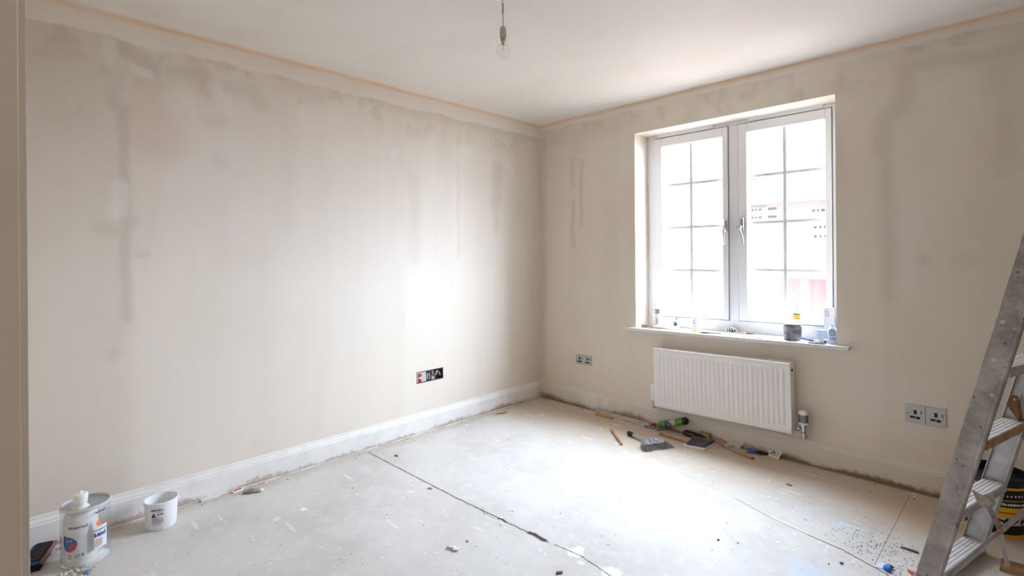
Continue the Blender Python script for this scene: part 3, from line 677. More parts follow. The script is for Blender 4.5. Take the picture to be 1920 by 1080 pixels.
# local frame: +x = climbing direction (c), +y = along the treads (s)
lean = math.atan2(0.316, 1.328); LW = 0.425; SD = 0.072
def lx(z): return math.tan(lean)*z
Hs = 1.75
def stile(y0, sgn, name='stile', dy=0.0):
    """C-section stile; sgn = direction the lips point along y"""
    b = MB(); t = 0.003; lip = 0.020
    sec = [(0, 0), (SD, 0), (SD, lip*sgn), (SD-0.006, lip*sgn), (SD-0.006, t*sgn), (0.003, t*sgn), (0.003, lip*sgn), (0, lip*sgn)]
    if sgn < 0: sec = sec[::-1]
    n = len(sec); vs = []
    for z in (0.004, Hs):
        vs += [(lx(z)+a, y0+q, z) for a, q in sec]
    fs = [(i, (i+1) % n, n+(i+1) % n, n+i) for i in range(n)]+[tuple(reversed(range(n))), tuple(range(n, 2*n))]
    b.add(vs, fs)
    # rolled outer edge
    for e_ in (SD-0.006,):
        b.tube([(lx(0.01)+e_+0.002, y0+0.004*sgn-0.003*sgn, 0.01), (lx(Hs)+e_+0.002, y0+0.004*sgn-0.003*sgn, Hs)], 0.0085, 10)
    return b
b = stile(0.0, 1); s1 = b.make(name='stile', mats=ALU, parent=lad, bevel=0.001)
b = stile(LW, -1); s2 = b.make(name='stile', mats=ALU2, parent=lad, bevel=0.001)
for yy_ in (0.0, LW):
    b = MB(); b.bb((-0.004, yy_-0.012 if yy_ == 0 else yy_-0.018, 0.0), (SD+0.006, yy_+0.018 if yy_ == 0 else yy_+0.012, 0.008)); b.make('rubber_foot', GREYP, lad, bevel=0.002)
steps = [0.045, 0.315, 0.585, 0.853, 1.12, 1.39, 1.66]
FASC = mat('brown_stained_edge', (0.36, 0.20, 0.09), 0.6, c2=(0.48, 0.33, 0.20), vscale=20)
for i, z in enumerate(steps):
    b = MB(); x0_ = lx(z)+0.004
    b.bb((x0_, 0.003, z-0.004), (x0_+SD-0.004, LW-0.003, z))
    for q in range(5): b.bb((x0_+0.006+q*0.013, 0.004, z), (x0_+0.012+q*0.013, LW-0.004, z+0.0015))
    tr = b.make('tread', TREAD, lad, bevel=0.001)
    b = MB(); b.bb((x0_+SD-0.008, 0.003, z-0.030), (x0_+SD-0.002, LW-0.003, z-0.001)); b.bb((x0_, 0.003, z-0.026), (x0_+0.003, LW-0.003, z-0.003))
    b.tube([(x0_+SD-0.004, 0.004, z-0.003), (x0_+SD-0.004, LW-0.004, z-0.003)], 0.006, 10)
    e = b.make('tread_edge', FASC if i == 2 else ALU2, tr)
    if i == 2: e['label'] = 'tread edge stained brown'
b = MB(); b.bb((lx(Hs)-0.05, -0.02, Hs), (lx(Hs)+0.22, LW+0.02, Hs+0.03)); b.make('top_platform', ALU2, lad, bevel=0.006)
# rear legs
for yy_ in (0.02, LW-0.02):
    b = MB(); b.tube([(lx(Hs)+0.16, yy_, Hs-0.01), (0.80, yy_, 0.01)], 0.013, 10); b.make('rear_leg', ALU2, lad)
def loc_(p): 
    d = Vector(p)-LF; return Vector((d.dot(cv), d.dot(sv), d.z))
def pd_(u, v, dep):
    d = ray(u, v); return loc_(CAM+d*dep)
# spreader bars crossing behind the treads
def flat_bar(a, b_, w_, t_, name, m):
    a = Vector(a); b_ = Vector(b_); ax = (b_-a).normalized(); toC = (loc_(CAM)-(a+b_)/2).normalized()
    sd = ax.cross(toC).normalized(); nn = sd.cross(ax)
    B = MB(); L_ = (b_-a).length
    M_ = Matrix((ax, sd, nn)).transposed().to_4x4(); M_.translation = a
    B.bb((0, -w_/2, -t_/2), (L_, w_/2, t_/2), M_); B.bb((0, -w_/2, -t_/2), (L_, -w_/2+0.0022, t_/2+0.004), M_); B.bb((0, w_/2-0.0022, -t_/2), (L_, w_/2, t_/2+0.004), M_)
    return B.make(name, m, lad, bevel=0.0006, smooth=30)
ra = pd_(1768, 1090, 1.93); rb = pd_(1990, 898, 2.05); mid = ra.lerp(rb, 0.48)
flat_bar(ra, rb, 0.017, 0.004, 'spreader_bar', ALU2)
flat_bar(pd_(1853, 950, 1.86), pd_(1876, 995, 1.985), 0.017, 0.004, 'spreader_bar', ALU)
flat_bar(pd_(1874, 990, 2.03), pd_(1894, 1086, 1.98), 0.015, 0.004, 'spreader_bar', ALU2)
r0 = pd_(1875, 993, 1.965); toC = (loc_(CAM)-r0).normalized()
b = MB(); b.tube([r0-toC*0.02, r0, r0+toC*0.004], [0.007, 0.007, 0.004], 14); rv = b.make('rivet', mat('orange_paint', (0.85, 0.22, 0.07), 0.5), lad)
rv['label'] = 'rivet daubed with orange paint'
# plaster-caked bracket under the third tread
b = MB(); P0 = pd_(1822, 918, 1.86); P1 = pd_(1842, 928, 1.85); P2 = pd_(1862, 922, 1.86); P3 = pd_(1868, 945, 1.86); P4 = pd_(1855, 956, 1.86); P5 = pd_(1834, 946, 1.86)
pl = [P0, P1, P2, P3, P4, P5]; off = -(loc_(CAM)-P1).normalized()*0.006
b.add(pl+[p+off for p in pl], [(0, 1, 2, 3, 4, 5), (11, 10, 9, 8, 7, 6)]+[(i, (i+1) % 6, 6+(i+1) % 6, 6+i) for i in range(6)])
b.make('spreader_bracket', mat('caked_plaster_metal', (0.42, 0.39, 0.36), 0.8, c2=(0.60, 0.55, 0.50), vscale=40), lad, smooth=20)
# rusty brown hinge plates on the far stile, above the second tread
b = MB(); hp = [pd_(1887, 757, 1.990), pd_(1897, 741, 2.000), pd_(1908, 741, 2.010), pd_(1920, 772, 2.020), pd_(1924, 790, 2.010), pd_(1912, 795, 2.000)]
off = -(loc_(CAM)-hp[0]).normalized()*0.007
b.add(hp+[p+off for p in hp], [(0, 1, 2, 3, 4, 5), (11, 10, 9, 8, 7, 6)]+[(i, (i+1) % 6, 6+(i+1) % 6, 6+i) for i in range(6)])
b.tube([pd_(1902, 749, 1.980), pd_(1902, 749, 2.000)], 0.005, 10)
b.make('hinge_plate', FASC, lad, smooth=20)
b = MB(); q0 = pd_(1908, 806, 2.02); b.tube([q0, pd_(1935, 832, 2.0)], 0.013, 8); b.make('hinge_arm', WOODD, lad); b = MB(); b.tube([pd_(1912, 712, 2.05), pd_(1930, 745, 2.05)], 0.012, 8); b.make('hinge_arm', WOODD, lad)

# ------------------------------------------------------------------ yellow bucket behind the ladder
bk = thing('bucket', 'yellow and black paint bucket without a lid behind the stepladder', 'bucket', (2.928, -0.21, 0), rz=0)
YEL = mat('yellow_plastic', (0.80, 0.50, 0.012), 0.4); BR = 0.118; BHt = 0.262
b = MB(); b.lathe([(0.0, 0.0), (BR*0.88, 0.0), (BR*0.9, 0.008), (BR, BHt-0.01), (BR-0.004, BHt-0.01), (BR-0.006, BHt-0.03), (BR*0.86, 0.012), (0.0, 0.010)], 48); b.make('body', YEL, bk)
b = MB(); b.lathe([(BR-0.004, BHt-0.035), (BR+0.006, BHt-0.033), (BR+0.008, BHt-0.012), (BR+0.003, BHt), (BR-0.005, BHt), (BR-0.006, BHt-0.03)], 48); b.make('rim', BLACK, bk)
def rr_(z): return BR*0.9+(BR*0.1)*(z/(BHt-0.01))+0.0006
def ring(z0, z1, m, name, off=0.0):
    b = MB(); vs = []; n = 48
    for z in (z0, z1):
        for k in range(n): a = 2*math.pi*k/n; vs.append(((rr_(z)+off)*math.cos(a), (rr_(z)+off)*math.sin(a), z))
    b.add(vs, [(k, (k+1) % n, n+(k+1) % n, n+k) for k in range(n)]); return b.make(name, m, bk)
ring(0.170, 0.215, BLACK, 'black_band'); ring(0.138, 0.166, BLACK, 'black_band'); ring(0.018, 0.06, BLACK, 'black_band')
rnd = random.Random(4)
a_cam = math.atan2(CAM.y+0.21, CAM.x-2.928)
b = MB()
for row, (z0, z1, n) in enumerate(((0.147, 0.158, 40), (0.186, 0.196, 26))):
    for k in range(n):
        a = a_cam-1.6+3.2*k/n; b.band(rr_(z0)+0.0012, a, a+0.05+0.02*rnd.random(), z0, z1-rnd.random()*0.004, 2)
b.make('white_lettering', WPL, bk, smooth=0)
b = MB(); b.band(rr_(0.11)+0.0008, a_cam-0.1, a_cam+0.9, 0.112, 0.117, 12); b.make('red_lettering', REDP, bk)
b = MB(); b.band(rr_(0.06)+0.002, a_cam-1.2, a_cam+1.3, 0.062, 0.092, 24); lb = b.make('label', mat('label_paper', (0.62, 0.58, 0.6), 0.6), bk)
b = MB()
for k in range(60):
    a = a_cam-1.15+rnd.random()*2.3; z = 0.064+rnd.random()*0.02; b.band(rr_(0.06)+0.0028, a, a+0.04+rnd.random()*0.06, z, z+0.004+rnd.random()*0.006, 2)
b.make('label_print', [BLACK], lb, smooth=0)
b = MB()
for k in range(4):
    a = a_cam-0.8+k*0.45; b.band(rr_(0.06)+0.003, a, a+0.10, 0.066, 0.088, 3)
b.make('label_print', REDP, lb, smooth=0)

# wood offcuts lying beneath the ladder
g0 = G(1837, 1053)
b = MB(); b.prism([(-0.045, -0.03), (0.03, -0.045), (0.05, 0.02), (-0.01, 0.045)], 0, 0.018); tag(b.make('wood_offcut', WOODD, loc=(2.985, -0.59, 0), rz=0.4, bevel=0.002), 'orange brown wood offcut on the floor between the ladder stiles', 'offcut')
b = MB(); b.prism([(-0.05, -0.055), (0.05, -0.05), (0.055, 0.055), (-0.045, 0.05)], 0, 0.006)
tag(b.make('board_scrap', mat('rust_stained_board', (0.66, 0.67, 0.69), 0.6, c2=(0.36, 0.20, 0.12), vscale=9, lo=0.48, hi=0.56), loc=(3.10, -0.66, 0.0), rz=0.5, bevel=0.001), 'rust-stained white board scrap on the floor under the ladder', 'scrap')

# ------------------------------------------------------------------ left foreground: bottle in clear container, tub, brush, rubble
TC = Vector((0.238, -3.148, 0))
ct = thing('clear_container', 'large clear plastic container standing by the left baseboard with a bottle inside', 'container', TC)
CLR = glass_mat('clear_plastic', (0.95, 0.96, 0.97), gloss=0.06, rough=0.08, haze=0.035)
CR = 0.082; CH = 0.238
b = MB(); b.lathe([(0.0, 0.0), (CR-0.006, 0.0), (CR, 0.006), (CR, 0.03), (CR-0.003, 0.036), (CR, 0.042), (CR, CH-0.01)], 56)
b.make('body', CLR, ct)
b = MB(); b.lathe([(CR-0.001, CH-0.012), (CR+0.0025, CH-0.010), (CR+0.0025, CH-0.002), (CR, CH), (CR-0.002, CH-0.002), (CR-0.001, CH-0.012)], 56); b.make('rim', mat('frosted_rim', (0.75, 0.76, 0.78), 0.4, alpha=0.7), ct)
ac = math.atan2(CAM.y-TC.y, CAM.x-TC.x)
def patch(parent, r, a0, a1, z0, z1, m, name='label_print', fn=None, n=14):
    b = MB(); b.band(r, a0, a1, z0, z1, n, fn=fn); return b.make(name, m, parent, smooth=0)
def rows(parent, r, a0, a1, z, h_, m, seed, n=14, name='label_print', slope=0.0):
    rnd = random.Random(seed); b = MB(); a = a0
    while a < a1:
        w_ = (a1-a0)/n*rnd.uniform(0.4, 0.85); zz = z+slope*(a-a0); b.band(r, a, a+w_, zz, zz+h_*rnd.uniform(0.6, 1), 2); a += (a1-a0)/n
    return b.make(name, m, parent, smooth=0)
R2 = CR+0.0012
PLAB = mat('pale_label', (0.72, 0.74, 0.80), 0.5)
patch(ct, R2, ac+0.30, ac+0.92, 0.060, 0.150, PLAB, 'label')
rows(ct, R2+.0005, ac+0.33, ac+0.88, 0.205, 0.010, NAVY, 1, 9); 
patch(ct, R2+.0005, ac+0.40, ac+0.62, 0.150, 0.176, ORNG, fn=lambda u, v: ((u-.5)**2+(v-.5)**2) < .23)
rows(ct, R2+.0008, ac+0.32, ac+0.85, 0.108, 0.018, NAVY, 2, 8); rows(ct, R2+.0008, ac+0.32, ac+0.85, 0.132, 0.006, INK, 3, 14)
patch(ct, R2+.0008, ac+0.33, ac+0.66, 0.068, 0.100, mat('tan_print', (0.55, 0.45, 0.40), 0.6)); 
# bottle standing inside
BC = TC + Vector((math.cos(ac-0.75), math.sin(ac-0.75), 0))*0.024
bo = thing('squeeze_bottle', 'cream plastic bottle with white flip cap and blue and red drop label', 'bottle', (BC.x, BC.y, 0.0015))
BRd = 0.056
b = MB(); b.lathe([(0.0, 0.0), (BRd-0.006, 0.0), (BRd, 0.006), (BRd, 0.185), (BRd-0.003, 0.200), (0.040, 0.218), (0.026, 0.228), (0.021, 0.236), (0.021, 0.250)], 48)
b.make('body', mat('translucent_cream', (0.80, 0.78, 0.73), 0.35), bo)
b = MB(); b.lathe([(0.0, 0.246), (0.023, 0.246), (0.023, 0.258), (0.0245, 0.259), (0.0245, 0.278), (0.021, 0.282), (0.008, 0.284), (0.005, 0.292), (0.0, 0.293)], 32); b.make('flip_cap', WPL, bo)
br_ = BRd+0.0008
patch(bo, br_, ac-1.2, ac+0.9, 0.035, 0.182, mat('white_label', (0.80, 0.80, 0.82), 0.45), 'label', n=24)
rows(bo, br_+.0006, ac-0.75, ac+0.45, 0.160, 0.011, INK, 5, 14, slope=0.0)
drop = lambda u, v: ((u-.5)/.5)**2+((v-.45)/.45)**2 < 1 or (u < .5 and v > .45 and v < 1-0.1*u*2)
patch(bo, br_+.0006, ac-1.15, ac-0.20, 0.070, 0.135, BLUEP, 'label_drop', fn=drop, n=24)
patch(bo, br_+.0010, ac-1.15, ac-0.20, 0.070, 0.135, REDP, 'label_drop', fn=lambda u, v: drop(u, v) and u+0.5*(1-v) > 0.86 and v < 0.5, n=24)
rows(bo, br_+.0008, ac-0.95, ac-0.45, 0.112, 0.005, WPL, 7, 8)
for k in range(5): patch(bo, br_+.0006, ac-0.25, ac+0.6, 0.072+k*0.013, 0.0735+k*0.013, mat('pale_grey_print', (0.6, 0.6, 0.64), 0.6), n=10)
patch(bo, br_+.0006, ac-0.35, ac-0.05, 0.044, 0.058, GREYW); patch(bo, br_+.0006, ac+0.05, ac+0.15, 0.046, 0.058, INK); patch(bo, br_+.0006, ac-0.75, ac-0.55, 0.040, 0.060, mat('buff_print', (0.55, 0.42, 0.36), 0.6))
# white tub
tg = G(309, 981); TB = Vector((0.150, -2.868, 0))
tb_ = thing('plastic_tub', 'open white plastic tub with a red and black triangle label by the left baseboard', 'tub', TB)
b = MB(); TR, TH = 0.066, 0.128
b.lathe([(0.0, 0.0), (TR-0.010, 0.0), (TR-0.006, 0.006), (TR-0.001, TH-0.016), (TR+0.002, TH-0.015), (TR+0.003, TH-0.002), (TR+0.001, TH), (TR-0.003, TH-0.001), (TR-0.005, TH-0.016), (TR-0.009, 0.006), (0.0, 0.004)], 56)
b.make('body', WPL, tb_)
b = MB(); at_ = math.atan2(CAM.y-TB.y, CAM.x-TB.x); q = Vector((math.cos(at_+1.35), math.sin(at_+1.35), 0)); b.tube([q*(TR+0.001)+Vector((0, 0, TH-0.014)), q*(TR+0.010)+Vector((0, 0, TH-0.012))], 0.006, 8); b.make('handle_lug', WPL, tb_)
tr_ = TR-0.0005
rows(tb_, tr_+.0008, at_-0.62, at_+0.12, 0.094, 0.009, NAVY, 11, 12)
tri = lambda u, v: abs(u-.5) < .5*(1-v)
patch(tb_, tr_, at_-0.62, at_-0.30, 0.066, 0.086, BLACK, fn=lambda u, v: tri(u, v) and u < .5, n=20); patch(tb_, tr_, at_-0.62, at_-0.30, 0.066, 0.086, REDP, fn=lambda u, v: tri(u, v) and u >= .5, n=20)
rows(tb_, tr_+.0003, at_-0.22, at_+0.12, 0.074, 0.009, NAVY, 12, 6); rows(tb_, tr_+.0003, at_-0.22, at_+0.10, 0.087, 0.003, INK, 13, 8)
patch(tb_, tr_-0.0008, at_-0.60, at_+0.12, 0.038, 0.060, GREYW, n=12); rows(tb_, tr_-.0015, at_-0.6, at_+0.05, 0.030, 0.003, INK, 15, 12)
# blue scrubbing brush lower left
bb_ = G(66, 1060); bd_ = G(86, 1032)-G(54, 1078); brz = math.atan2(bd_.y, bd_.x)-math.pi/2
sb = thing('scrubbing_brush', 'blue-backed brush with black bristles in the lower left corner', 'brush', (bb_.x-0.02, bb_.y+0.005, 0), rz=brz)
b = MB(); b.bb((-0.034, -0.085, 0.028), (0.034, 0.085, 0.042)); b.make('back', mat('blue_plastic', (0.01, 0.08, 0.22), 0.35), sb, bevel=0.006)
b = MB()
for i in range(14):
    for j in range(9): b.tube([(-0.028+i*0.0044, -0.074+j*0.0185, 0.0), (-0.028+i*0.0044, -0.074+j*0.0185, 0.029)], 0.0022, 5)
b.make('bristles', BLACK, sb, smooth=0)
b = MB()
for i in range(18): b.bb((-0.020, -0.074+i*0.0085, 0.042), (0.032, -0.0695+i*0.0085, 0.047))
b.make('ribbed_grip', BLACK, sb)
b = MB(); b.bb((0.0345, -0.085, 0.026), (0.044, 0.085, 0.044)); b.make('edge_strip', mat('red_brown_plastic', (0.25, 0.09, 0.07), 0.5), sb, bevel=0.003)
# white card and rubble
g = G(112, 1030); b = MB(); b.bb((-0.035, -0.003, 0), (0.035, 0.003, 0.030)); b.cur = 1
for k in range(4): b.bb((-0.02+k*0.009, -0.0036, 0.014), (-0.015+k*0.009, -0.003, 0.018))
tag(b.make('card_scrap', [WPL, INK], loc=(0.10, -3.215, 0), rz=rad(80), smooth=0), 'small white card standing on edge by the left baseboard', 'card')
PLD = mat('crumbled_plaster', (0.66, 0.64, 0.56), 0.9, c2=(0.40, 0.36, 0.30), vscale=60)
b = MB(); rnd = random.Random(8); g = G(125, 1074)
for k in range(70):
    a = rnd.uniform(0, 6.28); r = rnd.random()**0.6; b.lump((0.055*r*math.cos(a), 0.10*r*math.sin(a), 0.004+0.012*(1-r)), rnd.uniform(0.004, 0.010), k)
o = tag(b.make('plaster_rubble', PLD, loc=(g.x+0.05, g.y-0.015, 0), rz=0.2, smooth=0), 'heap of crumbled cream plaster in front of the clear container', 'rubble'); o['kind'] = 'stuff'
g = G(150, 1076); b = MB(); b.lump((0, 0, 0.006), 0.016, 3, (1.3, .8, .5)); tag(b.make('foil_scrap', mat('pale_blue_foil', (0.25, 0.50, 0.65), 0.4, c2=(0.06, 0.06, 0.25), vscale=50), loc=(g.x+0.02, g.y+0.02, 0)), 'pale blue scrap of wrapper beside the plaster heap', 'scrap')
# bits along the left baseboard
def seg_place(u0, v0, u1, v1, z=0.0):
    a, c = G(u0, v0, z), G(u1, v1, z); d = c-a; return (a+c)/2, math.atan2(d.y, d.x), d.length
c, rz, ln = seg_place(376, 941, 410, 932)
b = MB(); b.bb((-ln/2, -0.010, 0), (ln/2, 0.010, 0.010)); tag(b.make('trim_offcut', mat('blue_white_plastic', (0.78, 0.80, 0.84), 0.4), loc=c, rz=rz, bevel=0.001), 'flat white plastic offcut by the left baseboard', 'offcut')
c, rz, ln = seg_place(436, 925, 455, 918)
pk = thing('paint_stick', 'red-topped white sliver lying against the left baseboard', 'scrap', c, rz)
b = MB(); b.bb((-ln/2, -0.009, 0), (ln/2, 0.009, 0.009)); b.make('body', WPL, pk, bevel=0.002); b = MB(); b.bb((-ln/2+.008, -0.006, 0.009), (ln/2-.008, 0.006, 0.011)); b.make('red_top', REDP, pk)
c, rz, ln = seg_place(455, 926, 490, 922)
pk = thing('plastic_packet', 'grey crumpled plastic packet with white end by the left baseboard', 'packet', c, rz)
b = MB(); b.tube([(-ln/2, 0, 0.006), (-ln/4, 0, 0.014), (ln/4, 0.003, 0.016), (ln/2-0.01, 0, 0.013)], [0.006, 0.013, 0.015, 0.012], 10); b.make('body', mat('grey_film', (0.38, 0.35, 0.34), 0.3, c2=(0.6, 0.58, 0.57), vscale=40), pk); b = MB(); b.lump((ln/2, 0, 0.010), 0.012, 5, (1, 1, .8)); b.make('white_end', WPL, pk)
c, rz, ln = seg_place(480, 912, 502, 905)
pk = thing('torn_wrapper', 'torn white wrapper with red stripe by the left baseboard', 'wrapper', c, rz)
b = MB(); b.prism([(-ln/2, -0.012), (-ln/5, -0.02), (ln/2, -0.014), (ln/2+0.004, 0.012), (0, 0.014), (-ln/2, 0.008)], 0, 0.005); b.make('paper', PAPER, pk); b = MB(); b.bb((-ln/2+0.01, -0.004, 0.005), (ln/4, 0.003, 0.007)); b.make('red_stripe', REDP, pk)

# ------------------------------------------------------------------ litter along the window wall
def GC(u, v):
    p = G(u, v)
    return p if p.y < -0.028 else W(u, v, -0.028)
def stick(name, label, cat, u0, v0, u1, v1, r, m, sq=0.7, z=0.0, grp=None):
    c, rz, ln = seg_place(u0, v0, u1, v1); b = MB(); b.tube([(-ln/2, 0, r), (-ln/2+0.012, 0, r), (ln/2-0.012, 0, r), (ln/2, 0, r)], [r*0.8, r, r, r*0.7], 8)
    return tag(b.make(name, m, loc=(c.x, c.y, z), rz=rz), label, cat, grp)
stick('wooden_dowel', 'short pale wooden stick lying left of the dustpan brush', 'stick', 1147, 808, 1166, 835, 0.0085, WOOD)
# hand brush with splayed bristles
c, rz, ln = seg_place(1178, 815, 1207, 828)
hb0 = G(1180, 817); hb1 = G(1207, 829); hd = G(1232, 842)
hb = thing('hand_brush', 'grey hand brush with splayed bristles lying on the floor', 'brush', hd, 0)
def rel(p, o): return Vector(p)-Vector(o)
d0, d1 = rel(hb0, hd), rel(hb1, hd); ux = (d1-d0).normalized()
b = MB(); b.tube([d1+ux*0.035+Vector((0, 0, .020)), d1+Vector((0, 0, .018)), d0.lerp(d1, .5)+Vector((0, 0, .016)), d0.lerp(d1, .25)+Vector((0, 0, .016))], [0.013, 0.009, 0.009, 0.011], 12); b.make('handle', SATIN, hb)
b = MB(); b.tube([d0.lerp(d1, .28)+Vector((0, 0, .017)), d0+ux*.01+Vector((0, 0, .018)), d0-ux*0.008+Vector((0, 0, .017)), d0-ux*0.014+Vector((0, 0, .017))], [0.012, 0.016, 0.015, 0.008], 12); b.make('grip_end', BLACK, hb)
A_, B_ = rel(G(1201, 838), hd), rel(G(1248, 832), hd)     # spine of the head
fwd = (rel(G(1232, 846), hd)-rel(G(1226, 834), hd)); fwd.z = 0; fwd.normalize(); sp = (B_-A_); 
b = MB(); N = 14; vs = []
for k in range(N+1):
    t = k/N; p = A_+sp*t; bulge = math.sin(t*math.pi)**0.6
    for dz, df in ((0.012, -0.012*bulge), (0.034*bulge+0.012, -0.010), (0.040*bulge+0.010, 0.010), (0.022, 0.035), (0.012, 0.030)):
        vs.append(p+fwd*df+Vector((0, 0, dz)))
b.add(vs, [(k*5+i, k*5+(i+1) % 5, (k+1)*5+(i+1) % 5, (k+1)*5+i) for k in range(N) for i in range(5)]+[(0, 1, 2, 3, 4), tuple(N*5+i for i in range(5))])
b.make('head', mat('mottled_grey_brush_head', (0.16, 0.17, 0.21), 0.6, c2=(0.42, 0.43, 0.48), vscale=45), hb)
b = MB(); rnd = random.Random(3)
for k in range(150):
    t = rnd.random(); p = A_+sp*t+fwd*rnd.uniform(0.0, 0.03); e_ = A_+sp*(t*1.12-0.02)+fwd*rnd.uniform(0.075, 0.105)+sp.normalized()*(0.03*t)
    b.tube([p+Vector((0, 0, rnd.uniform(.012, .028))), p.lerp(e_, .6)+Vector((0, 0, rnd.uniform(.01, .02))), e_+Vector((0, 0, rnd.uniform(.002, .006)))], [0.0016, 0.0015, 0.001], 4, caps=False)
b.make('bristles', mat('taupe_bristles', (0.27, 0.25, 0.23), 0.7, c2=(0.12, 0.11, 0.11), vscale=90), hb, smooth=0)
# tan wedge and strip of torn lining
c, rz, ln = seg_place(1121, 779, 1149, 786)
b = MB(); b.prism([(-ln/2-.01, -0.012), (ln/2, -0.016), (ln/2+.005, 0.006), (-ln/4, 0.032), (-ln/2-.005, 0.024)], 0, 0.020); tag(b.make('wood_wedge', mat('orange_wood', (0.62, 0.36, 0.15), 0.6, var=0.2, vscale=30), loc=c, rz=rz, bevel=0.002), 'orange tan wooden wedge left of the litter pile', 'wedge')
def sheet(name, label, cat, pts, th, m, jig=0.0, seed=1):
    ps = [GC(u, v) for u, v in pts]; c = sum(ps, Vector())/len(ps); b = MB(); n = len(ps); q = [p-Vector((c.x, c.y, 0)) for p in ps]
    b.add([(p.x, p.y, p.z+0.0005) for p in q]+[(p.x, p.y, p.z+th) for p in q], [tuple(reversed(range(n))), tuple(range(n, 2*n))]+[(i, (i+1) % n, n+(i+1) % n, n+i) for i in range(n)])
    return tag(b.make(name, m, loc=(c.x, c.y, 0), smooth=20), label, cat)
sheet('torn_lining_strip', 'long torn strip of grey paper lining along the window wall', 'paper', [(1112, 768), (1122, 767), (1152, 776), (1180, 783), (1212, 792), (1222, 799), (1238, 806), (1226, 811), (1205, 801), (1175, 790), (1150, 783), (1125, 774)], 0.004, mat('dusty_grey_paper', (0.58, 0.54, 0.49), 0.9, c2=(0.44, 0.40, 0.36), vscale=14))
b = MB(); rnd = random.Random(12)
for k in range(26): b.lump((rnd.gauss(0, 0.030), rnd.gauss(0, 0.018), 0.008), rnd.uniform(0.010, 0.018), k)
g = G(1223, 804); o = tag(b.make('dust_sweepings', mat('speckled_sweepings', (0.20, 0.19, 0.19), 0.9, c2=(0.42, 0.28, 0.26), vscale=70), loc=(g.x, g.y, 0), smooth=0), 'heap of dark grey sweepings beside the green sealant tube', 'sweepings'); o['kind'] = 'stuff'
# green tube resting against the skirting
ga = G(1238, 803); A0 = Vector((ga.x, ga.y, 0.024)); t1 = W(1287, 789, -0.052)
gt = thing('sealant_tube', 'green tube with dark end under the radiator', 'tube', (A0.x, A0.y, 0))
P0 = Vector((0, 0, 0.026)); P1 = Vector((t1.x-A0.x, t1.y-A0.y, max(t1.z, 0.03))); 
GR = mat('green_plastic', (0.10, 0.30, 0.04), 0.35)
b = MB(); b.tube([P0, P0.lerp(P1, .08), P0.lerp(P1, .2)], [0.024, 0.026, 0.024], 18); b.make('nozzle_end', GR, gt); b = MB(); b.tube([P0.lerp(P1, .62), P0.lerp(P1, .9)], 0.0235, 18); b.make('body', GR, gt)
b = MB(); b.tube([P0.lerp(P1, .19), P0.lerp(P1, .48)], 0.0240, 18); b.make('wrap', mat('mottled_green_label', (0.03, 0.09, 0.07), 0.3, c2=(0.45, 0.5, 0.48), vscale=45, lo=.5, hi=.56), gt)
b = MB(); b.tube([P0.lerp(P1, .47), P0.lerp(P1, .63)], 0.0236, 18); b.make('paper_band', mat('grey_band', (0.50, 0.47, 0.42), 0.6), gt)
b = MB(); b.tube([P0.lerp(P1, .89), P1, P0.lerp(P1, 1.03)], [0.0245, 0.0245, 0.018], 18); b.make('end_cap', BLACK, gt)
g = W(1225, 789, -0.05)
rc = thing('valve_cap_scrap', 'small red cap lying beside the green sealant tube', 'cap', (g.x, g.y, 0))
b = MB(); b.tube([(0, 0, 0.014), (0.004, -0.006, 0.016), (0.012, -0.012, 0.016)], [0.013, 0.014, 0.010], 12); b.make('cap', mat('crimson_plastic', (0.52, 0.02, 0.05), 0.35), rc)
b = MB(); b.tube([(0.012, -0.012, 0.016), (0.034, -0.02, 0.010)], 0.004, 8); b.make('stem', BLACK, rc)
# black knife handle with a bit of cardboard
c0, c1_ = W(1281, 801, -0.072), W(1327, 819, -0.058)
c = (c0+c1_)/2; d = c1_-c0; d.z = 0; ln = d.length; rz = math.atan2(d.y, d.x); kz = max(0.0, c.z-0.020)
kn = thing('utility_knife', 'black utility knife lying against the baseboard under the radiator', 'knife', (c.x, c.y, 0), rz)
b = MB(); b.tube([(-ln/2, 0, .018), (-ln/2+.02, 0, .021), (-.01, 0, .019), (ln/2-.04, 0, .014), (ln/2, 0, .008)], [.012, .021, .020, .015, .006], 10); b.make('handle', BLACK, kn)
b = MB(); b.bb((ln/2-0.01, -0.001, 0.004), (ln/2+0.025, 0.001, 0.014)); b.make('blade', CHROME, kn)
b = MB(); b.tube([(-ln/2+.03, -0.017, .024), (-0.01, -0.017, .022)], .003, 6); b.make('slider', GREYP, kn)
g = W(1320, 812, -0.055); b = MB(); b.bb((-0.035, -0.014, 0), (0.035, 0.014, 0.045)); tag(b.make('cardboard_piece', mat('kraft_card', (0.42, 0.29, 0.16), 0.8, var=0.25, vscale=20), loc=(g.x, -0.038, 0), rz=0.0, bevel=0.002), 'brown cardboard block behind the black utility knife', 'cardboard')
# wooden handled scraper
c, rz, ln = seg_place(1237, 815, 1290, 831)
sc_ = thing('scraper', 'wooden-handled scraper with dusty orange grip under the radiator', 'scraper', (c.x, c.y, 0), rz)
b = MB(); b.bb((-ln*.35, -0.012, 0.002), (-0.01, 0.012, 0.020)); b.make('grip', mat('terracotta_grip', (0.55, 0.27, 0.13), 0.7, c2=(0.55, 0.42, 0.35), vscale=25), sc_, bevel=0.005)
b = MB(); b.lump((-ln*.42, 0, .012), .022, 2, (1.1, 1, .6)); b.make('butt', mat('ochre_butt', (0.45, 0.25, 0.08), 0.6, c2=(.2, .12, .06), vscale=50), sc_)
b = MB(); b.bb((-0.012, -0.007, 0.003), (ln*.5, 0.007, 0.014)); b.make('shaft', WOOD, sc_, bevel=0.003)
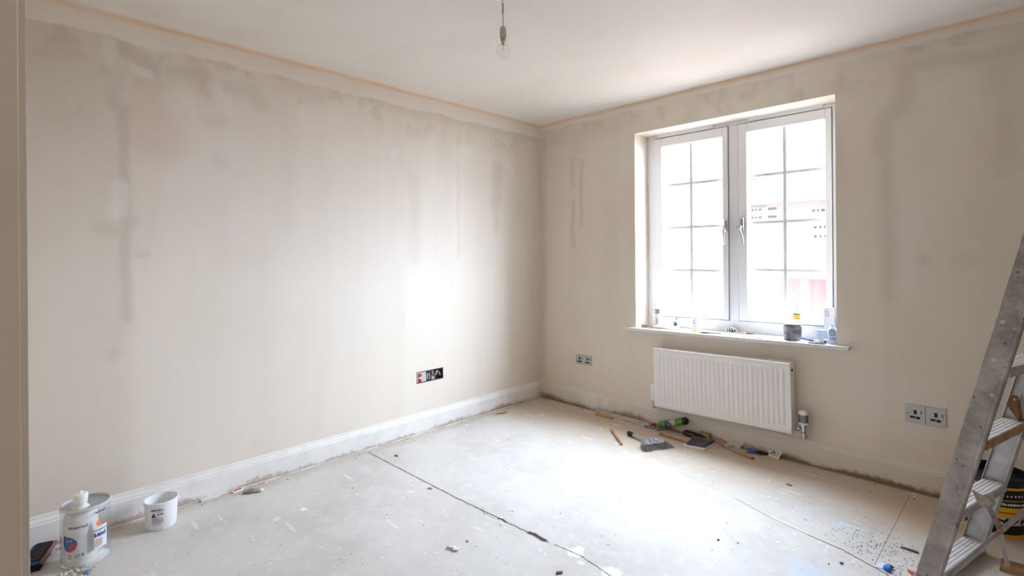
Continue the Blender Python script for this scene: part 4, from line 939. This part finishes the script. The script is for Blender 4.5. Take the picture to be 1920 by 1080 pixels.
# white board with dark slab on it
sheet('white_board', 'white square board lying under the dark slab in front of the radiator', 'board', [(1279, 837), (1320, 846), (1347, 828), (1303, 822)], 0.010, mat('white_board_face', (0.78, 0.77, 0.76), 0.5))
ps = [G(u, v, 0.02) for u, v in ((1287, 831), (1322, 837), (1341, 826), (1300, 820))]; c = sum(ps, Vector())/4
b = MB(); b.prism([(p.x-c.x, p.y-c.y) for p in ps], 0.0105, 0.024); tag(b.make('dark_slab', mat('slate_grey', (0.05, 0.052, 0.06), 0.45, c2=(0.10, 0.10, 0.11), vscale=12), loc=(c.x, c.y, 0), bevel=0.003), 'dark grey sanding slab resting on the white board', 'slab')
sheet('wood_splinter', 'orange splinter of wood behind the dark slab', 'wood', [(1298, 822), (1303, 819), (1333, 826), (1327, 829), (1303, 826)], 0.016, mat('bright_orange_wood', (0.66, 0.30, 0.10), 0.6, var=.2, vscale=30))
pt = [W(1334, 818, -0.05), W(1361, 818, -0.05)]
b = MB(); b.prism([(-0.045, -0.016), (0.045, -0.010), (0.05, 0.012), (-0.038, 0.016)], 0, 0.022); tag(b.make('brick_fragment', mat('terracotta', (0.48, 0.20, 0.12), 0.8, c2=(0.55, 0.38, 0.32), vscale=25), loc=((pt[0].x+pt[1].x)/2, -0.040, 0), rz=-0.05, bevel=0.004), 'terracotta brick fragment against the baseboard under the radiator', 'brick')
stick('plaster_sliver', 'pale plaster sliver lying below the terracotta fragment', 'scrap', 1334, 822, 1368, 825, 0.006, mat('pink_plaster', (0.62, 0.50, 0.44), 0.9))
sheet('torn_card', 'torn off-white card with ragged edge in front of the brick fragment', 'card', [(1346, 827), (1375, 827), (1378, 829), (1397, 830), (1388, 840), (1387, 844), (1380, 841), (1376, 836), (1366, 837), (1352, 831)], 0.008, PAPER)
stick('wooden_strip', 'long brown wooden strip pointing away from the torn card', 'strip', 1352, 836, 1409, 861, 0.008, mat('buff_strip', (0.50, 0.33, 0.20), 0.7, var=.25, vscale=25))
g = G(1411, 862); b = MB(); b.lump((0, 0, .010), .011, 4, (1, 1, 1)); tag(b.make('rust_lump', mat('rust', (0.33, 0.12, 0.06), 0.8), loc=(g.x, g.y, 0)), 'small rusty lump at the near end of the wooden strip', 'scrap')
stick('chalk_piece', 'thin pale green chalk piece in front of the white board', 'chalk', 1329, 846, 1339, 848, 0.004, mat('pale_green_chalk', (0.66, 0.72, 0.52), 0.8))
g = G(1412, 850)
bl = thing('blue_screwdriver', 'blue-handled screwdriver with black shaft beside the white tag', 'screwdriver', (g.x, g.y, 0), rad(20))
b = MB(); b.tube([(-0.030, 0, .014), (-.022, 0, .015), (0.012, 0, .014), (.018, 0, .013)], [.010, .014, .013, .009], 12); b.make('handle', mat('bright_blue_plastic', (0.02, 0.14, 0.60), 0.35), bl)
b = MB(); b.tube([(0.016, 0, .013), (0.05, 0.0, .012), (0.085, 0, .010)], [.009, .011, .006], 10); b.make('shaft', BLACK, bl)
g = G(1422, 853); stick('red_crayon', 'short red stick in front of the blue-handled screwdriver', 'stick', 1415, 850, 1427, 854, 0.004, REDP)
c, rz, ln = seg_place(1398, 848, 1414, 852); b = MB(); b.bb((-ln/2, -.004, 0), (ln/2, .004, .006)); tag(b.make('rust_sliver', mat('red_rust', (0.40, 0.13, 0.08), 0.8), loc=c, rz=rz), 'rusty red sliver left of the blue-handled screwdriver', 'scrap')
# white tag leaning on a wood chip
ta, tbb = G(1436, 853), G(1459, 862); c = (ta+tbb)/2; d = tbb-ta; rz = math.atan2(d.y, d.x); ln = d.length
tgt = thing('white_tag', 'white tag with black markings propped at the right end of the litter', 'tag', (c.x, c.y, 0), rot=(rad(-48), 0, rz))
b = MB(); b.bb((-ln/2, -0.0015, 0), (ln/2, 0.0015, 0.058)); b.make('card', mat('ivory_tag', (0.78, 0.75, 0.68), 0.5), tgt, bevel=0.001)
b = MB(); rnd = random.Random(21)
for k in range(16): 
    x_ = rnd.gauss(-0.008, 0.012); z_ = rnd.uniform(0.012, 0.045); b.box((x_, -0.0022, z_), (rnd.uniform(.003, .009), .001, rnd.uniform(.002, .006)), rot=(0, rnd.uniform(-.8, .8), 0))
for k in range(5): b.box((ln/2-0.018, -0.0022, 0.015+k*0.007), (.003, .001, .004))
b.make('marking', BLACK, tgt, smooth=0)
g = G(1470, 858); b = MB(); b.prism([(-.02, -.008), (.028, -.005), (.022, .008), (-.018, .010)], 0, .014); tag(b.make('wood_chip', WOODD, loc=(g.x, g.y+0.01, 0), rz=-0.5, bevel=.002), 'brown wood chip just behind the white tag', 'wood')
# loose shards near the corner and on the open floor
c, rz, ln = seg_place(929, 777, 949, 774); b = MB(); b.tube([(-ln/2, 0, .004), (0, -.008, .006), (ln/2, 0.004, .005)], [.003, .006, .003], 6); b.tube([(0, .006, .004), (ln/2, -.006, .009)], .004, 6)
tag(b.make('wood_shaving', mat('brown_shaving', (0.40, 0.24, 0.12), 0.8), loc=c, rz=rz), 'curled brown wood shaving on the floor near the room corner', 'shaving')
for (u, v, r, m, lab, cat) in ((743, 855, .014, WOODD, 'brown splinter beside the start of the long floor crack', 'splinter'), (807, 916, .012, mat('orange_flake', (0.70, 0.36, 0.22), 0.7), 'orange paint flake left of the long floor crack', 'flake'),
        (1480, 910, .012, mat('mauve_flake', (0.35, 0.24, 0.24), 0.8), 'dull mauve flake on the floor below the right radiator valve', 'flake'), (876, 1015, .008, mat('orange_flake', (0.7, .36, .22), .7), 'tiny orange chip on the bare floor left of the crack hole', 'chip')):
    g = G(u, v); b = MB(); b.lump((0, 0, r*.3), r, u, (1.5, .7, .4)); tag(b.make(cat, m, loc=(g.x, g.y, 0), smooth=0), lab, cat)
g = G(853, 1030)
o = thing('fluff_tuft', 'white plaster tuft with a brown shred on the open floor', 'tuft', (g.x, g.y, 0)); b = MB()
for k in range(7): b.lump((random.Random(k).uniform(-.012, .016), random.Random(k+9).uniform(-.010, .010), .006), .009, k)
b.make('tuft', mat('white_crumb', (0.85, 0.85, 0.85), .9), o, smooth=0); b = MB(); b.tube([(-.010, -.014, .004), (-.026, -.018, .006), (-.034, -.012, .003)], .003, 6); b.make('shred', mat('brown_shred', (0.35, .2, .15), .8), o)
g = G(1048, 1075); b = MB(); b.prism([(-.014, -.004), (.012, -.006), (.016, .003), (-.008, .006)], 0, .006); tag(b.make('leaf_scrap', mat('dark_red_brown', (0.20, 0.09, 0.07), .8), loc=(g.x, g.y, 0), rz=1.0), 'dark red brown leaf scrap at the bottom of the open floor', 'scrap')
stick('nail', 'grey metal rod on the floor left of the ladder foot', 'rod', 1689, 1027, 1723, 1038, 0.0045, mat('dark_steel', (0.16, 0.15, 0.15), .4, .6))
g = G(1664, 1069); o = thing('paint_bottle_top', 'blue plastic bottle top with dark green side near the ladder foot', 'cap', (g.x, g.y, 0))
b = MB(); b.lathe([(0, 0), (.014, 0), (.014, .012), (.010, .016), (0, .016)], 16); b.make('blue_cap', mat('sky_blue_plastic', (0.03, 0.20, 0.70), .4), o); b = MB(); b.lump((.004, .022, .008), .013, 2, (1.2, .8, .7)); b.make('green_lump', mat('dark_green_plastic', (0.01, 0.06, 0.05), .4), o)
sheet('paper_scrap', 'pale blue paper scrap beside the blue bottle top', 'paper', [(1644, 1055), (1658, 1056), (1661, 1063), (1653, 1067), (1641, 1064)], 0.002, mat('pale_blue_paper', (0.66, 0.72, 0.82), .8))
g = G(1709, 1075); b = MB(); b.prism([(-.014, .010), (.014, .004), (.004, -.014), (-.008, -.004)], 0, .008); tag(b.make('red_chip', mat('orange_red_plastic', (0.65, 0.10, 0.05), .5), loc=(g.x, g.y, 0)), 'orange red plastic chip at the foot of the ladder', 'chip')
g = G(1328, 1057)
for (u, v, r, m, lab) in ((1578, 1057, .007, mat('violet_plastic', (0.10, 0.05, 0.45), .5), 'tiny violet chip on the floor left of the blue bottle top'), (1347, 1013, .006, BLACK, 'tiny black speck of grit with a hair on the pale floor')):
    g = G(u, v); b = MB(); b.lump((0, 0, r*.5), r, u, (1.2, .8, .6)); tag(b.make('plastic_chip', m, loc=(g.x, g.y, 0), smooth=0), lab, 'chip')
# crumbs of plaster along the foot of both walls and over the floor
CRU = [mat('crumb_white', (0.80, 0.78, 0.75), .9), mat('crumb_buff', (0.52, 0.42, 0.32), .9), mat('crumb_dark', (0.16, 0.13, 0.11), .9)]
rnd = random.Random(77)
def crumbs(n, fn, mats_, label, grp, r0=.0025, r1=.006):
    protos = []
    for mi_ in range(3):
        b = MB(); b.lump((0, 0, .45), 1.0, 40+mi_, (1.2, .9, .6)); protos.append(b)
    first = [None]*3
    for k in range(n):
        j = rnd.choice(mats_); x_, y_ = fn(); r = rnd.uniform(r0, r1)
        if first[j] is None:
            o = protos[j].make('plaster_crumb', CRU[j], smooth=0); first[j] = o
        else:
            o = first[j].copy(); COL.objects.link(o)
        o.location = (x_, y_, 0); o.scale = (r, r, r); o.rotation_euler = (0, 0, rnd.uniform(0, 6))
        tag(o, label, 'crumb', grp)
crumbs(60, lambda: (rnd.uniform(0.05, 2.8), -0.03-abs(rnd.gauss(0, .09))), [0, 1, 1, 2], 'small plaster crumb in the dust along the window wall', 'crumbs along the window wall')
crumbs(40, lambda: (0.03+abs(rnd.gauss(0, .035)), rnd.uniform(-3.0, -.1)), [0, 0, 1, 2], 'small plaster crumb along the left baseboard', 'crumbs along the left wall')
crumbs(60, lambda: (rnd.uniform(.3, 2.6), rnd.uniform(-2.6, -.5)), [0, 0, 1, 2], 'small crumb scattered on the open floor', 'crumbs on the open floor', .002, .0045)

# ------------------------------------------------------------------ things on the sill
def SP(u, y): 
    p = W(u, 600, y); return Vector((p.x, y, sill_z(p.x)))
CAR = 0.0
# insulated flask
p = SP(1234, 0.105)
fl = thing('vacuum_flask', 'white flask with steel collar at the left end of the sill', 'flask', p)
b = MB(); b.lathe([(0, 0), (.034, 0), (.036, .004), (.036, .098), (.033, .104), (0, .104)], 32); b.make('body', mat('bright_white_enamel', (.86, .86, .88), .3), fl)
b = MB(); b.lathe([(.030, .104), (.033, .104), (.031, .136), (.028, .138)], 32); b.make('collar', SATIN, fl)
b = MB(); b.lathe([(0, .136), (.032, .136), (.032, .142), (.030, .150), (0, .151)], 32); b.make('lid', WPL, fl)
b = MB(); b.lathe([(.0322, .1335), (.0328, .1335), (.0328, .1365), (.0322, .1365)], 32); b.make('seal_ring', NAVY, fl)
af = math.atan2(CAM.y-p.y, CAM.x-p.x)
b = MB()
for k in range(16): 
    a = 2*math.pi*k/16; b.add([], []); b.band(.0366, af-0.1+.28*math.cos(a)-.03, af-0.1+.28*math.cos(a)+.04, .052+.018*math.sin(a)-.003, .052+.018*math.sin(a)+.003, 2)
b.band(.0366, af-0.25, af-.15, .035, .068, 2); b.make('emblem', mat('cornflower_print', (.12, .22, .75), .5), fl, smooth=0)
rows(fl, .0368, af-.4, af+.3, .030, .003, REDP, 31, 8)
# flattened carton in front of the flask
p = SP(1240, 0.045)
cb = thing('tile_box', 'open long carton with black ticks along its side at the left of the sill', 'box', p+Vector((0.0, -.005, 0)), rz=rad(2))
b = MB(); b.bb((-.075, -.022, 0), (.105, .022, .018)); b.make('body', mat('salmon_card', (.82, .72, .66), .7), cb, bevel=.001)
b = MB(); 
for k in range(13): b.bb((-.052+k*.0105, -.0235, .003), (-.048+k*.0105-.0001*k*3, -.0215, .014))
b.make('tick_mark', BLACK, cb, smooth=0)
b = MB(); b.bb((-.090, -.024, 0), (-.058, .020, .019)); b.make('dark_end', mat('brown_black_print', (.07, .04, .035), .5, c2=(.5, .4, .38), vscale=60), cb, bevel=.001)
b = MB(); b.bb((-.06, -.018, .018), (.0, .018, .0195)); b.make('red_panel', mat('salmon_red_print', (.72, .22, .15), .6), cb)
p = SP(1209, 0.050); b = MB(); b.bb((-.020, -.016, 0), (.020, .016, .020)); tag(b.make('timber_block', mat('sawn_block', (.48, .29, .18), .7, var=.3, vscale=60), loc=p, rz=.1, bevel=.002), 'small brown block at the far left of the sill', 'block')
# small white jar with dark label
p = SP(1268, 0.13)
jr = thing('glue_pot', 'small white pot with navy label and blue nozzle on the sill', 'pot', p+Vector((0, 0, 0)))
b = MB(); b.bb((-.021, -.014, 0), (.021, .014, .060)); b.make('body', WPL, jr, bevel=.004)
b = MB(); b.bb((-.014, -.0155, .020), (.012, -.0138, .044)); b.make('label', mat('navy_label', (.01, .03, .09), .5, c2=(.2, .4, .5), vscale=60, lo=.55, hi=.6), jr)
b = MB(); 
for k in range(6): b.bb((-.018+k*.006, -.0155, .049), (-.014+k*.006, -.0138, .053))
b.make('label_print', INK, jr, smooth=0)
b = MB(); b.tube([(.0, 0, .060), (.001, 0, .068), (.004, 0, .078)], [.0025, .003, .0045], 8); b.make('nozzle', mat('royal_blue_plastic', (.03, .04, .55), .4), jr)
b = MB(); b.bb((-.018, -.010, 0), (.018, .010, .028)); p2 = SP(1252, .14); tag(b.make('paper_carton', mat('peach_card', (.84, .76, .70), .7, var=.2, vscale=60), loc=p2, bevel=.001), 'pale peach carton between the flask and the small pot', 'carton')
p = SP(1274, 0.005); b = MB(); b.lump((-.006, 0, .004), .005, 1); b.lump((.004, .002, .004), .005, 2); tag(b.make('screw_scrap', BLACK, loc=p), 'two stuck black screws near the front edge of the sill', 'screw')
# upright tube with lime band
p = SP(1303, 0.085)
tu = thing('cream_tube', 'white tube with a lime green foot standing on the sill', 'tube', p)
b = MB(); n = 20; vs = []
for z_, rx_, ry_ in ((0.016, .022, .018), (.05, .024, .015), (.085, .026, .008), (.100, .027, .002)):
    for k in range(n): a = 2*math.pi*k/n; vs.append((rx_*math.cos(a), ry_*math.sin(a), z_))
b.add(vs, [(j*n+k, j*n+(k+1) % n, (j+1)*n+(k+1) % n, (j+1)*n+k) for j in range(3) for k in range(n)]+[tuple(range(3*n, 4*n)), tuple(reversed(range(n)))]); b.make('body', WPL, tu)
b = MB(); b.lathe([(0, 0), (.0235, 0), (.0235, .014), (.021, .017), (0, .017)], 24); b.make('cap', mat('lime_plastic', (.62, .70, .20), .4), tu)
b = MB(); b.box((0, -.0135, .072), (.007, .002, .006)); b.box((0, -.0165, .055), (.012, .002, .018)); b.box((0, -.0180, .034), (.022, .002, .004)); b.make('label_print', mat('lilac_print', (.45, .45, .70), .6), tu)
# fine brush, brush, clip
def sill_rod(name, label, cat, u0, y0, u1, y1, r, parts):
    a, c = SP(u0, y0), SP(u1, y1); d = c-a; ln = d.length; o = thing(name, label, cat, a, rot=(0, -math.asin(d.z/ln), math.atan2(d.y, d.x)))
    for (t0, t1, rr, m, nm) in parts:
        b = MB(); b.tube([(ln*t0, 0, r), (ln*(t0+t1)/2, 0, r), (ln*t1, 0, r)], [rr[0], (rr[0]+rr[1])/2, rr[1]], 10); b.make(nm, m, o)
    return o
sill_rod('artist_brush', 'fine red-brown handled brush with dark tip on the sill', 'brush', 1309, -.015, 1352, .02, .006, [(0, .25, (.002, .006), BLACK, 'bristles'), (.25, .42, (.006, .006), mat('dark_ferrule', (.06, .06, .08), .4), 'ferrule'), (.42, 1, (.0055, .004), mat('red_brown_lacquer', (.30, .16, .14), .5), 'handle')])
sill_rod('paintbrush', 'long slim brush lying on the papers on the sill', 'brush', 1412, .075, 1378, .085, .012, [(0, .35, (.004, .009), mat('dark_bristle', (.12, .10, .09), .7), 'bristles'), (.35, .5, (.006, .006), CHROME, 'ferrule'), (.5, 1, (.007, .005), mat('olive_wood', (.35, .30, .2), .6), 'handle')])
p = SP(1371, 0.155); o = thing('rag_bundle', 'black and white striped rag bundle at the middle of the sill', 'rag', p)
b = MB(); b.tube([(-.038, 0, .008), (-.018, 0, .016), (.008, 0, .022), (.026, 0, .018), (.042, 0, .010)], [.005, .013, .018, .015, .006], 12); b.make('cloth', mat('white_cloth', (.75, .75, .78), .8), o)
for k, x_ in enumerate((-.022, -.006, .010, .026)):
    b = MB(); b.tube([(x_, -.001, .018-abs(x_)*.15), (x_+.007, -.001, .020-abs(x_)*.15)], [.0195-abs(x_-.008)*.25, .0200-abs(x_-.008)*.25], 12); b.make('black_stripe', BLACK, o)
# sheets of paper
def sill_sheet(name, label, pts, th, m, cat='paper', dz=0.0):
    ps = [SP(u, y_) for u, y_ in pts]; c = sum(ps, Vector())/len(ps); b = MB(); vs = [(p.x-c.x, p.y-c.y, p.z-c.z+dz) for p in ps]; n = len(vs)
    vs2 = [(a[0], a[1], a[2]+th) for a in vs]; b.add(vs+vs2, [tuple(reversed(range(n))), tuple(range(n, 2*n))]+[(i, (i+1) % n, n+(i+1) % n, n+i) for i in range(n)])
    return tag(b.make(name, m, loc=c, smooth=0), label, cat)
PW = mat('bright_paper', (.86, .86, .86), .8)
sill_sheet('paper_sheet', 'flat stack of white papers left of the grey paint kettle', [(1350, .03), (1415, -.005), (1450, .02), (1440, .09), (1370, .12)], .005, PW)
sill_sheet('paper_sheet', 'loose white sheet lying on top of the stack of papers', [(1362, .05), (1425, .01), (1448, .05), (1400, .10)], .002, mat('bright_paper_grey', (.80, .80, .82), .8), dz=.0055)
sill_sheet('plaster_offcut', 'small pale strip with grey ends in front of the papers', [(1388, -.010), (1432, -.028), (1440, -.018), (1400, .0)], .006, mat('grey_edge_card', (.62, .62, .65), .8), 'offcut')
for k, (u0, y0, u1, y1, lab) in enumerate(((1440, -.01, 1456, .03, 'white cable tie bending up beside the papers'), (1448, .0, 1466, .05, 'white cable tie nearest the grey paint kettle'), (1420, -.02, 1446, -.012, 'short white cable tie at the front edge of the sill'))):
    a, c = SP(u0, y0), SP(u1, y1); b = MB(); b.tube([(0, 0, .003), ((c-a).x*.5, (c-a).y*.5, .012), ((c-a).x, (c-a).y, .004)], .0018, 6); b.box((0, 0, .004), (.006, .005, .005)); tag(b.make('cable_tie', mat('pale_grey_nylon', (.66, .66, .70), .5), loc=a), lab, 'cable tie')
# paint kettle
p = SP(1485, 0.050)
kt = thing('paint_kettle', 'dark grey paint-smeared metal kettle on the right of the sill', 'kettle', p)
KR = .047; b = MB(); b.lathe([(0, 0), (KR-.003, 0), (KR, .004), (KR, .100), (KR-.003, .100), (KR-.003, .010), (0, .008)], 40)
b.make('body', mat('smeared_grey_paint', (.11, .115, .13), .45, c2=(.28, .29, .32), vscale=28), kt)
b = MB(); b.lathe([(KR-.001, .098), (KR+.004, .099), (KR+.005, .103), (KR+.001, .106), (KR-.004, .104), (KR-.004, .099)], 40); b.make('rim', mat('white_rim', (.80, .80, .84), .3), kt)
ak = math.atan2(CAM.y-p.y, CAM.x-p.x); b = MB()
for s_ in (1.15,):
    c_ = Vector((math.cos(ak+s_)*(KR+.003), math.sin(ak+s_)*(KR+.003), 0)); b.tube([c_+Vector((0, 0, .090)), c_*1.10+Vector((0, 0, .07)), c_*1.06+Vector((0, 0, .045)), c_*1.02+Vector((0, 0, .03))], .0035, 8)
b.make('handle', SATIN, kt)
# sealant cartridge behind the kettle
p = SP(1494, 0.125)
sc2 = thing('sealant_cartridge', 'white nozzle cartridge with yellow band behind the paint kettle', 'cartridge', p)
b = MB(); b.lathe([(0, 0), (.022, 0), (.022, .165), (.018, .170), (.008, .172), (.006, .195), (.003, .215), (0, .216)], 28); b.make('body', WPL, sc2)
b = MB(); b.lathe([(.0222, .128), (.0228, .128), (.0228, .152), (.0222, .152)], 28); b.make('yellow_band', mat('amber_print', (.85, .50, .01), .5), sc2)
b = MB(); b.lathe([(.0222, .152), (.0229, .152), (.0229, .157), (.0222, .157)], 28); b.make('black_band', mat('black_brown_print', (.04, .02, .01), .5), sc2)
b = MB(); b.lathe([(.0222, .123), (.0229, .123), (.0229, .128), (.0222, .128)], 28); b.make('red_band', mat('coral_print', (.75, .12, .10), .5), sc2)
ap = math.atan2(CAM.y-p.y, CAM.x-p.x); rows(sc2, .0226, ap-.6, ap+.6, .108, .006, ORNG, 44, 7)
# blue handled brush
sill_rod('blue_paintbrush', 'blue-handled paintbrush with black ferrule on the right of the sill', 'brush', 1546, .00, 1500, .10, .007, [(.62, 1.0, (.0055, .0035), mat('cobalt_lacquer', (.02, .12, .55), .35), 'handle'), (.38, .62, (.008, .0055), mat('cobalt_dark', (.02, .05, .25), .4), 'neck'), (0.18, .40, (.009, .009), CHROME, 'ferrule'), (0, .18, (.010, .009), BLACK, 'bristles')])
a, c = SP(1516, -.018), SP(1546, -.022); b = MB(); b.bb((0, -.012, 0), ((c-a).x, .010, .010)); tag(b.make('sanding_block', mat('dark_grit', (.08, .08, .10), .8, c2=(.35, .35, .4), vscale=80), loc=a, bevel=.002), 'dark sanding block at the front edge of the sill by the bottle', 'block')
# translucent tub, bottle, tall card box
p = SP(1541, 0.125); o = thing('clear_tub', 'pale translucent tub with blue rim right of the paint kettle', 'tub', p)
b = MB(); b.lathe([(0, 0), (.030, 0), (.032, .004), (.036, .062), (.034, .062), (.030, .006), (0, .004)], 32); b.make('body', mat('pale_blue_translucent', (.74, .82, .88), .3, alpha=.75), o)
b = MB(); b.lathe([(.034, .060), (.038, .060), (.038, .067), (.034, .067)], 32); b.make('rim', mat('teal_grey_rim', (.40, .58, .66), .4), o)
p = SP(1561, 0.035); o = thing('cleaner_bottle', 'pale blue bottle with round navy and red badge at the right of the sill', 'bottle', p)
b = MB(); b.lathe([(0, 0), (.024, 0), (.026, .004), (.026, .075), (.020, .090), (.010, .100), (.009, .118), (.0, .119)], 28); b.make('body', mat('pale_blue_plastic', (.62, .76, .90), .3), o)
ap = math.atan2(CAM.y-p.y, CAM.x-p.x)
patch(o, .0266, ap-.75, ap+.55, .050, .086, NAVY, 'badge', fn=lambda u, v: .15 < ((u-.5)**2+(v-.5)**2) < .25 and v > .3, n=22); patch(o, .0266, ap-.75, ap+.55, .050, .086, REDP, 'badge', fn=lambda u, v: .15 < ((u-.5)**2+(v-.5)**2) < .25 and v <= .3, n=22)
patch(o, .0265, ap-.45, ap+.25, .058, .078, mat('aqua_print', (.3, .65, .75), .5), 'badge', fn=lambda u, v: ((u-.5)**2+(v-.5)**2) < .2, n=14)
rows(o, .0268, ap-.5, ap+.5, .030, .010, mat('mid_blue_print', (.08, .25, .65), .5), 51, 7)
p = SP(1560, 0.150); o = thing('tall_carton', 'tall white card carton with small grey print against the right reveal', 'carton', p+Vector((-.012, 0, 0)))
b = MB(); b.bb((-.028, -.018, 0), (.028, .018, .200)); b.make('body', WPL, o, bevel=.001)
b = MB()
for i in range(3):
    for j in range(4): b.box((-.016+i*.008, -.0188, .150+j*.010), (.005, .001, .006))
b.make('label_print', GREYW, o, smooth=0)
p = SP(1548, .045); b = MB(); b.lathe([(0, 0), (.010, 0), (.010, .020), (.006, .024), (0, .024)], 16); tag(b.make('small_vial', mat('white_vial', (.80, .84, .90), .3), loc=p), 'tiny white vial between the translucent tub and spray bottle', 'vial')

# ------------------------------------------------------------------ outside: street and houses opposite
GZ = -2.6
b = MB(); b.bb((-30, 0.5, GZ-0.3), (30, 40, GZ)); struct(b.make('ground', mat('pale_paving', (0.23, 0.165, 0.115), 0.9, var=0.15, vscale=2), smooth=0))
def HB(name, m, parent, *boxes, bevel=0.0):
    b = MB()
    for a_, c_ in boxes: b.bb(a_, c_)
    return b.make(name, m, parent, bevel=bevel, smooth=0)
BRICK = brick_mat('red_brick', (0.26, 0.065, 0.045), (0.22, 0.05, 0.035), (0.30, 0.16, 0.13), 4.5)
TILE = mat('roof_tile', (0.50, 0.48, 0.50), .8, var=.2, vscale=6); TRIMW = mat('white_trim', (.8, .8, .8), .5); GL = mat('dark_pane', (0.10, 0.11, 0.14), .3); REND = mat('pale_render', (.50, .46, .40), .9)
# brick house on the right
xE0, xE1 = -2.6, 3.2; YF = 11.0; zE = 2.60
h1 = thing('brick_house', 'red brick house with tiled porch across the street, seen through the right casement', 'house', (0, YF, GZ))
zr = lambda z: z-GZ
xb0 = W(1437, 380, YF).x
HB('brick_wall', BRICK, h1, ((xb0, 0, 0), (xE1, 6, zr(zE))))
HB('render_wall', REND, h1, ((xE0, 0.3, 0), (xb0, 6, zr(zE)-.1)))
b = MB(); b.add([(xE0-.2, -.35, zr(zE)), (xE1+.2, -.35, zr(zE)), (xE1+.2, 3.2, zr(zE)+.9), (xE0-.2, 3.2, zr(zE)+.9), (xE1+.2, 6.5, zr(zE)), (xE0-.2, 6.5, zr(zE))], [(0, 1, 2, 3), (3, 2, 4, 5), (0, 3, 5), (1, 4, 2)]); b.make('roof', mat('bleached_roof', (.74, .74, .75), .8), h1, smooth=0)
HB('gutter', mat('grey_gutter', (.16, .16, .19), .5), h1, ((xE0-.2, -.42, zr(zE)-.06), (xE1+.2, -.30, zr(zE)+.03)))
def hwin(x0, z0, x1, z1, y=0.0):
    f = HB('window', TRIMW, h1, ((x0, y-.05, zr(z0)), (x1, y+.02, zr(z0)+.07)), ((x0, y-.05, zr(z1)-.07), (x1, y+.02, zr(z1))), ((x0, y-.05, zr(z0)), (x0+.07, y+.02, zr(z1))), ((x1-.07, y-.05, zr(z0)), (x1, y+.02, zr(z1))), (((x0+x1)/2-.03, y-.05, zr(z0)), ((x0+x1)/2+.03, y+.02, zr(z1))))
    HB('pane', GL, f, ((x0+.05, y-.02, zr(z0)+.05), (x1-.05, y-.01, zr(z1)-.05)))
def hw(u0, v0, u1, v1, y=0.0):
    a_, c_ = W(u0, v0, YF+y), W(u1, v1, YF+y); hwin(a_.x, min(a_.z, c_.z), c_.x, max(a_.z, c_.z), y)
hw(1524, 393, 1546, 412); hw(1527, 424, 1552, 445); hw(1410, 392, 1428, 410, .3); hw(1441, 390, 1456, 408)
# lower bay with mono-pitch tiled porch
pa = W(1478, 505, YF-.9).x; zp = W(1500, 512, YF-.9).z; pzt = W(1550, 468, YF).z
b = MB(); xL_ = W(1432, 520, YF-1.0).x
b.add([(xL_, -1.2, zr(zp)), (2.2, -1.2, zr(zp)), (2.2, 0, zr(pzt)+.1), (W(1502, 470, YF).x, 0, zr(pzt)+.1), (xL_+.1, 0, zr(zp)+.05), (xL_, -1.2, zr(zp)-.12), (2.2, -1.2, zr(zp)-.12), (2.2, 0, zr(zp)-.1), (xL_, 0, zr(zp)-.1)], [(0, 1, 2, 3), (0, 3, 4), (0, 5, 6, 1), (5, 8, 7, 6), (0, 4, 8, 5), (1, 6, 7, 2)])
b.make('porch_roof', mat('orange_roof_tile', (.25, .10, .07), .85, var=.25, vscale=5), h1, smooth=0)
c0x, c1x = W(1503, 540, YF-.9).x, W(1519, 540, YF-.9).x
HB('porch_pier', BRICK, h1, ((c0x, -1.0, 0), (c1x, -.6, zr(zp)-.12)))
f = HB('door', mat('grey_blue_door', (.10, .11, .15), .5), h1, ((c1x+.15, -.08, 0), (c1x+1.0, -.02, 2.1)))
HB('garage_door', mat('cream_garage_door', (.70, .62, .52), .7), h1, ((W(1404, 445, YF).x, .22, 0), (W(1457, 445, YF).x, .28, zr(W(1430, 447, YF).z)-.02)))
# pale gabled house on the left
h2 = thing('rendered_house', 'pale gabled house across the street, seen through the left casement', 'house', (0, 13.0, GZ))
YG = 13.0
x0_, x1_ = W(1235, 400, YG).x-2.5, -2.95; zt2 = W(1320, 343, YG).z
HB('wall', mat('cream_render', (.74, .70, .62), .9), h2, ((x0_, 0, 0), (x1_, 5, zr(zt2))))
HB('gutter', mat('grey_gutter', (.16, .16, .19), .5), h2, ((W(1275, 345, YG).x, -.25, zr(zt2)-.05), (x1_, -.15, zr(zt2)+.03)))
b = MB(); b.add([(x0_-.2, -.25, zr(zt2)), (x1_+.2, -.25, zr(zt2)), (x1_+.2, 2.5, zr(zt2)+.9), (x0_-.2, 2.5, zr(zt2)+.9), (x1_+.2, 5.3, zr(zt2)), (x0_-.2, 5.3, zr(zt2))], [(0, 1, 2, 3), (3, 2, 4, 5), (0, 3, 5), (1, 4, 2)]); b.make('roof', mat('bleached_roof', (.74, .74, .75), .8), h2, smooth=0)
gx0, gx1 = W(1304, 445, YG).x, W(1356, 445, YG).x; gz = W(1330, 446, YG).z
HB('garage_surround', mat('salmon_timber', (.26, .10, .07), .7), h2, ((gx0-.12, -.12, 0), (gx0, 0, zr(gz))), ((gx1, -.12, 0), (gx1+.12, 0, zr(gz))), ((gx0-.12, -.12, zr(gz)), (gx1+.12, 0, zr(gz)+.12)))
HB('garage_door', mat('cream_garage_door', (.70, .62, .52), .7), h2, ((gx0, -.06, 0), (gx1, -.01, zr(gz))))
for (ua, va, ub, vb) in ((1268, 455, 1278, 475), (1285, 455, 1294, 475)):
    a_, c_ = W(ua, va, YG), W(ub, vb, YG)
    f = HB('window', TRIMW, h2, ((a_.x, -.06, zr(c_.z)), (c_.x, .0, zr(a_.z)))); HB('pane', GL, f, ((a_.x+.05, -.07, zr(c_.z)+.05), (c_.x-.05, -.06, zr(a_.z)-.05)))
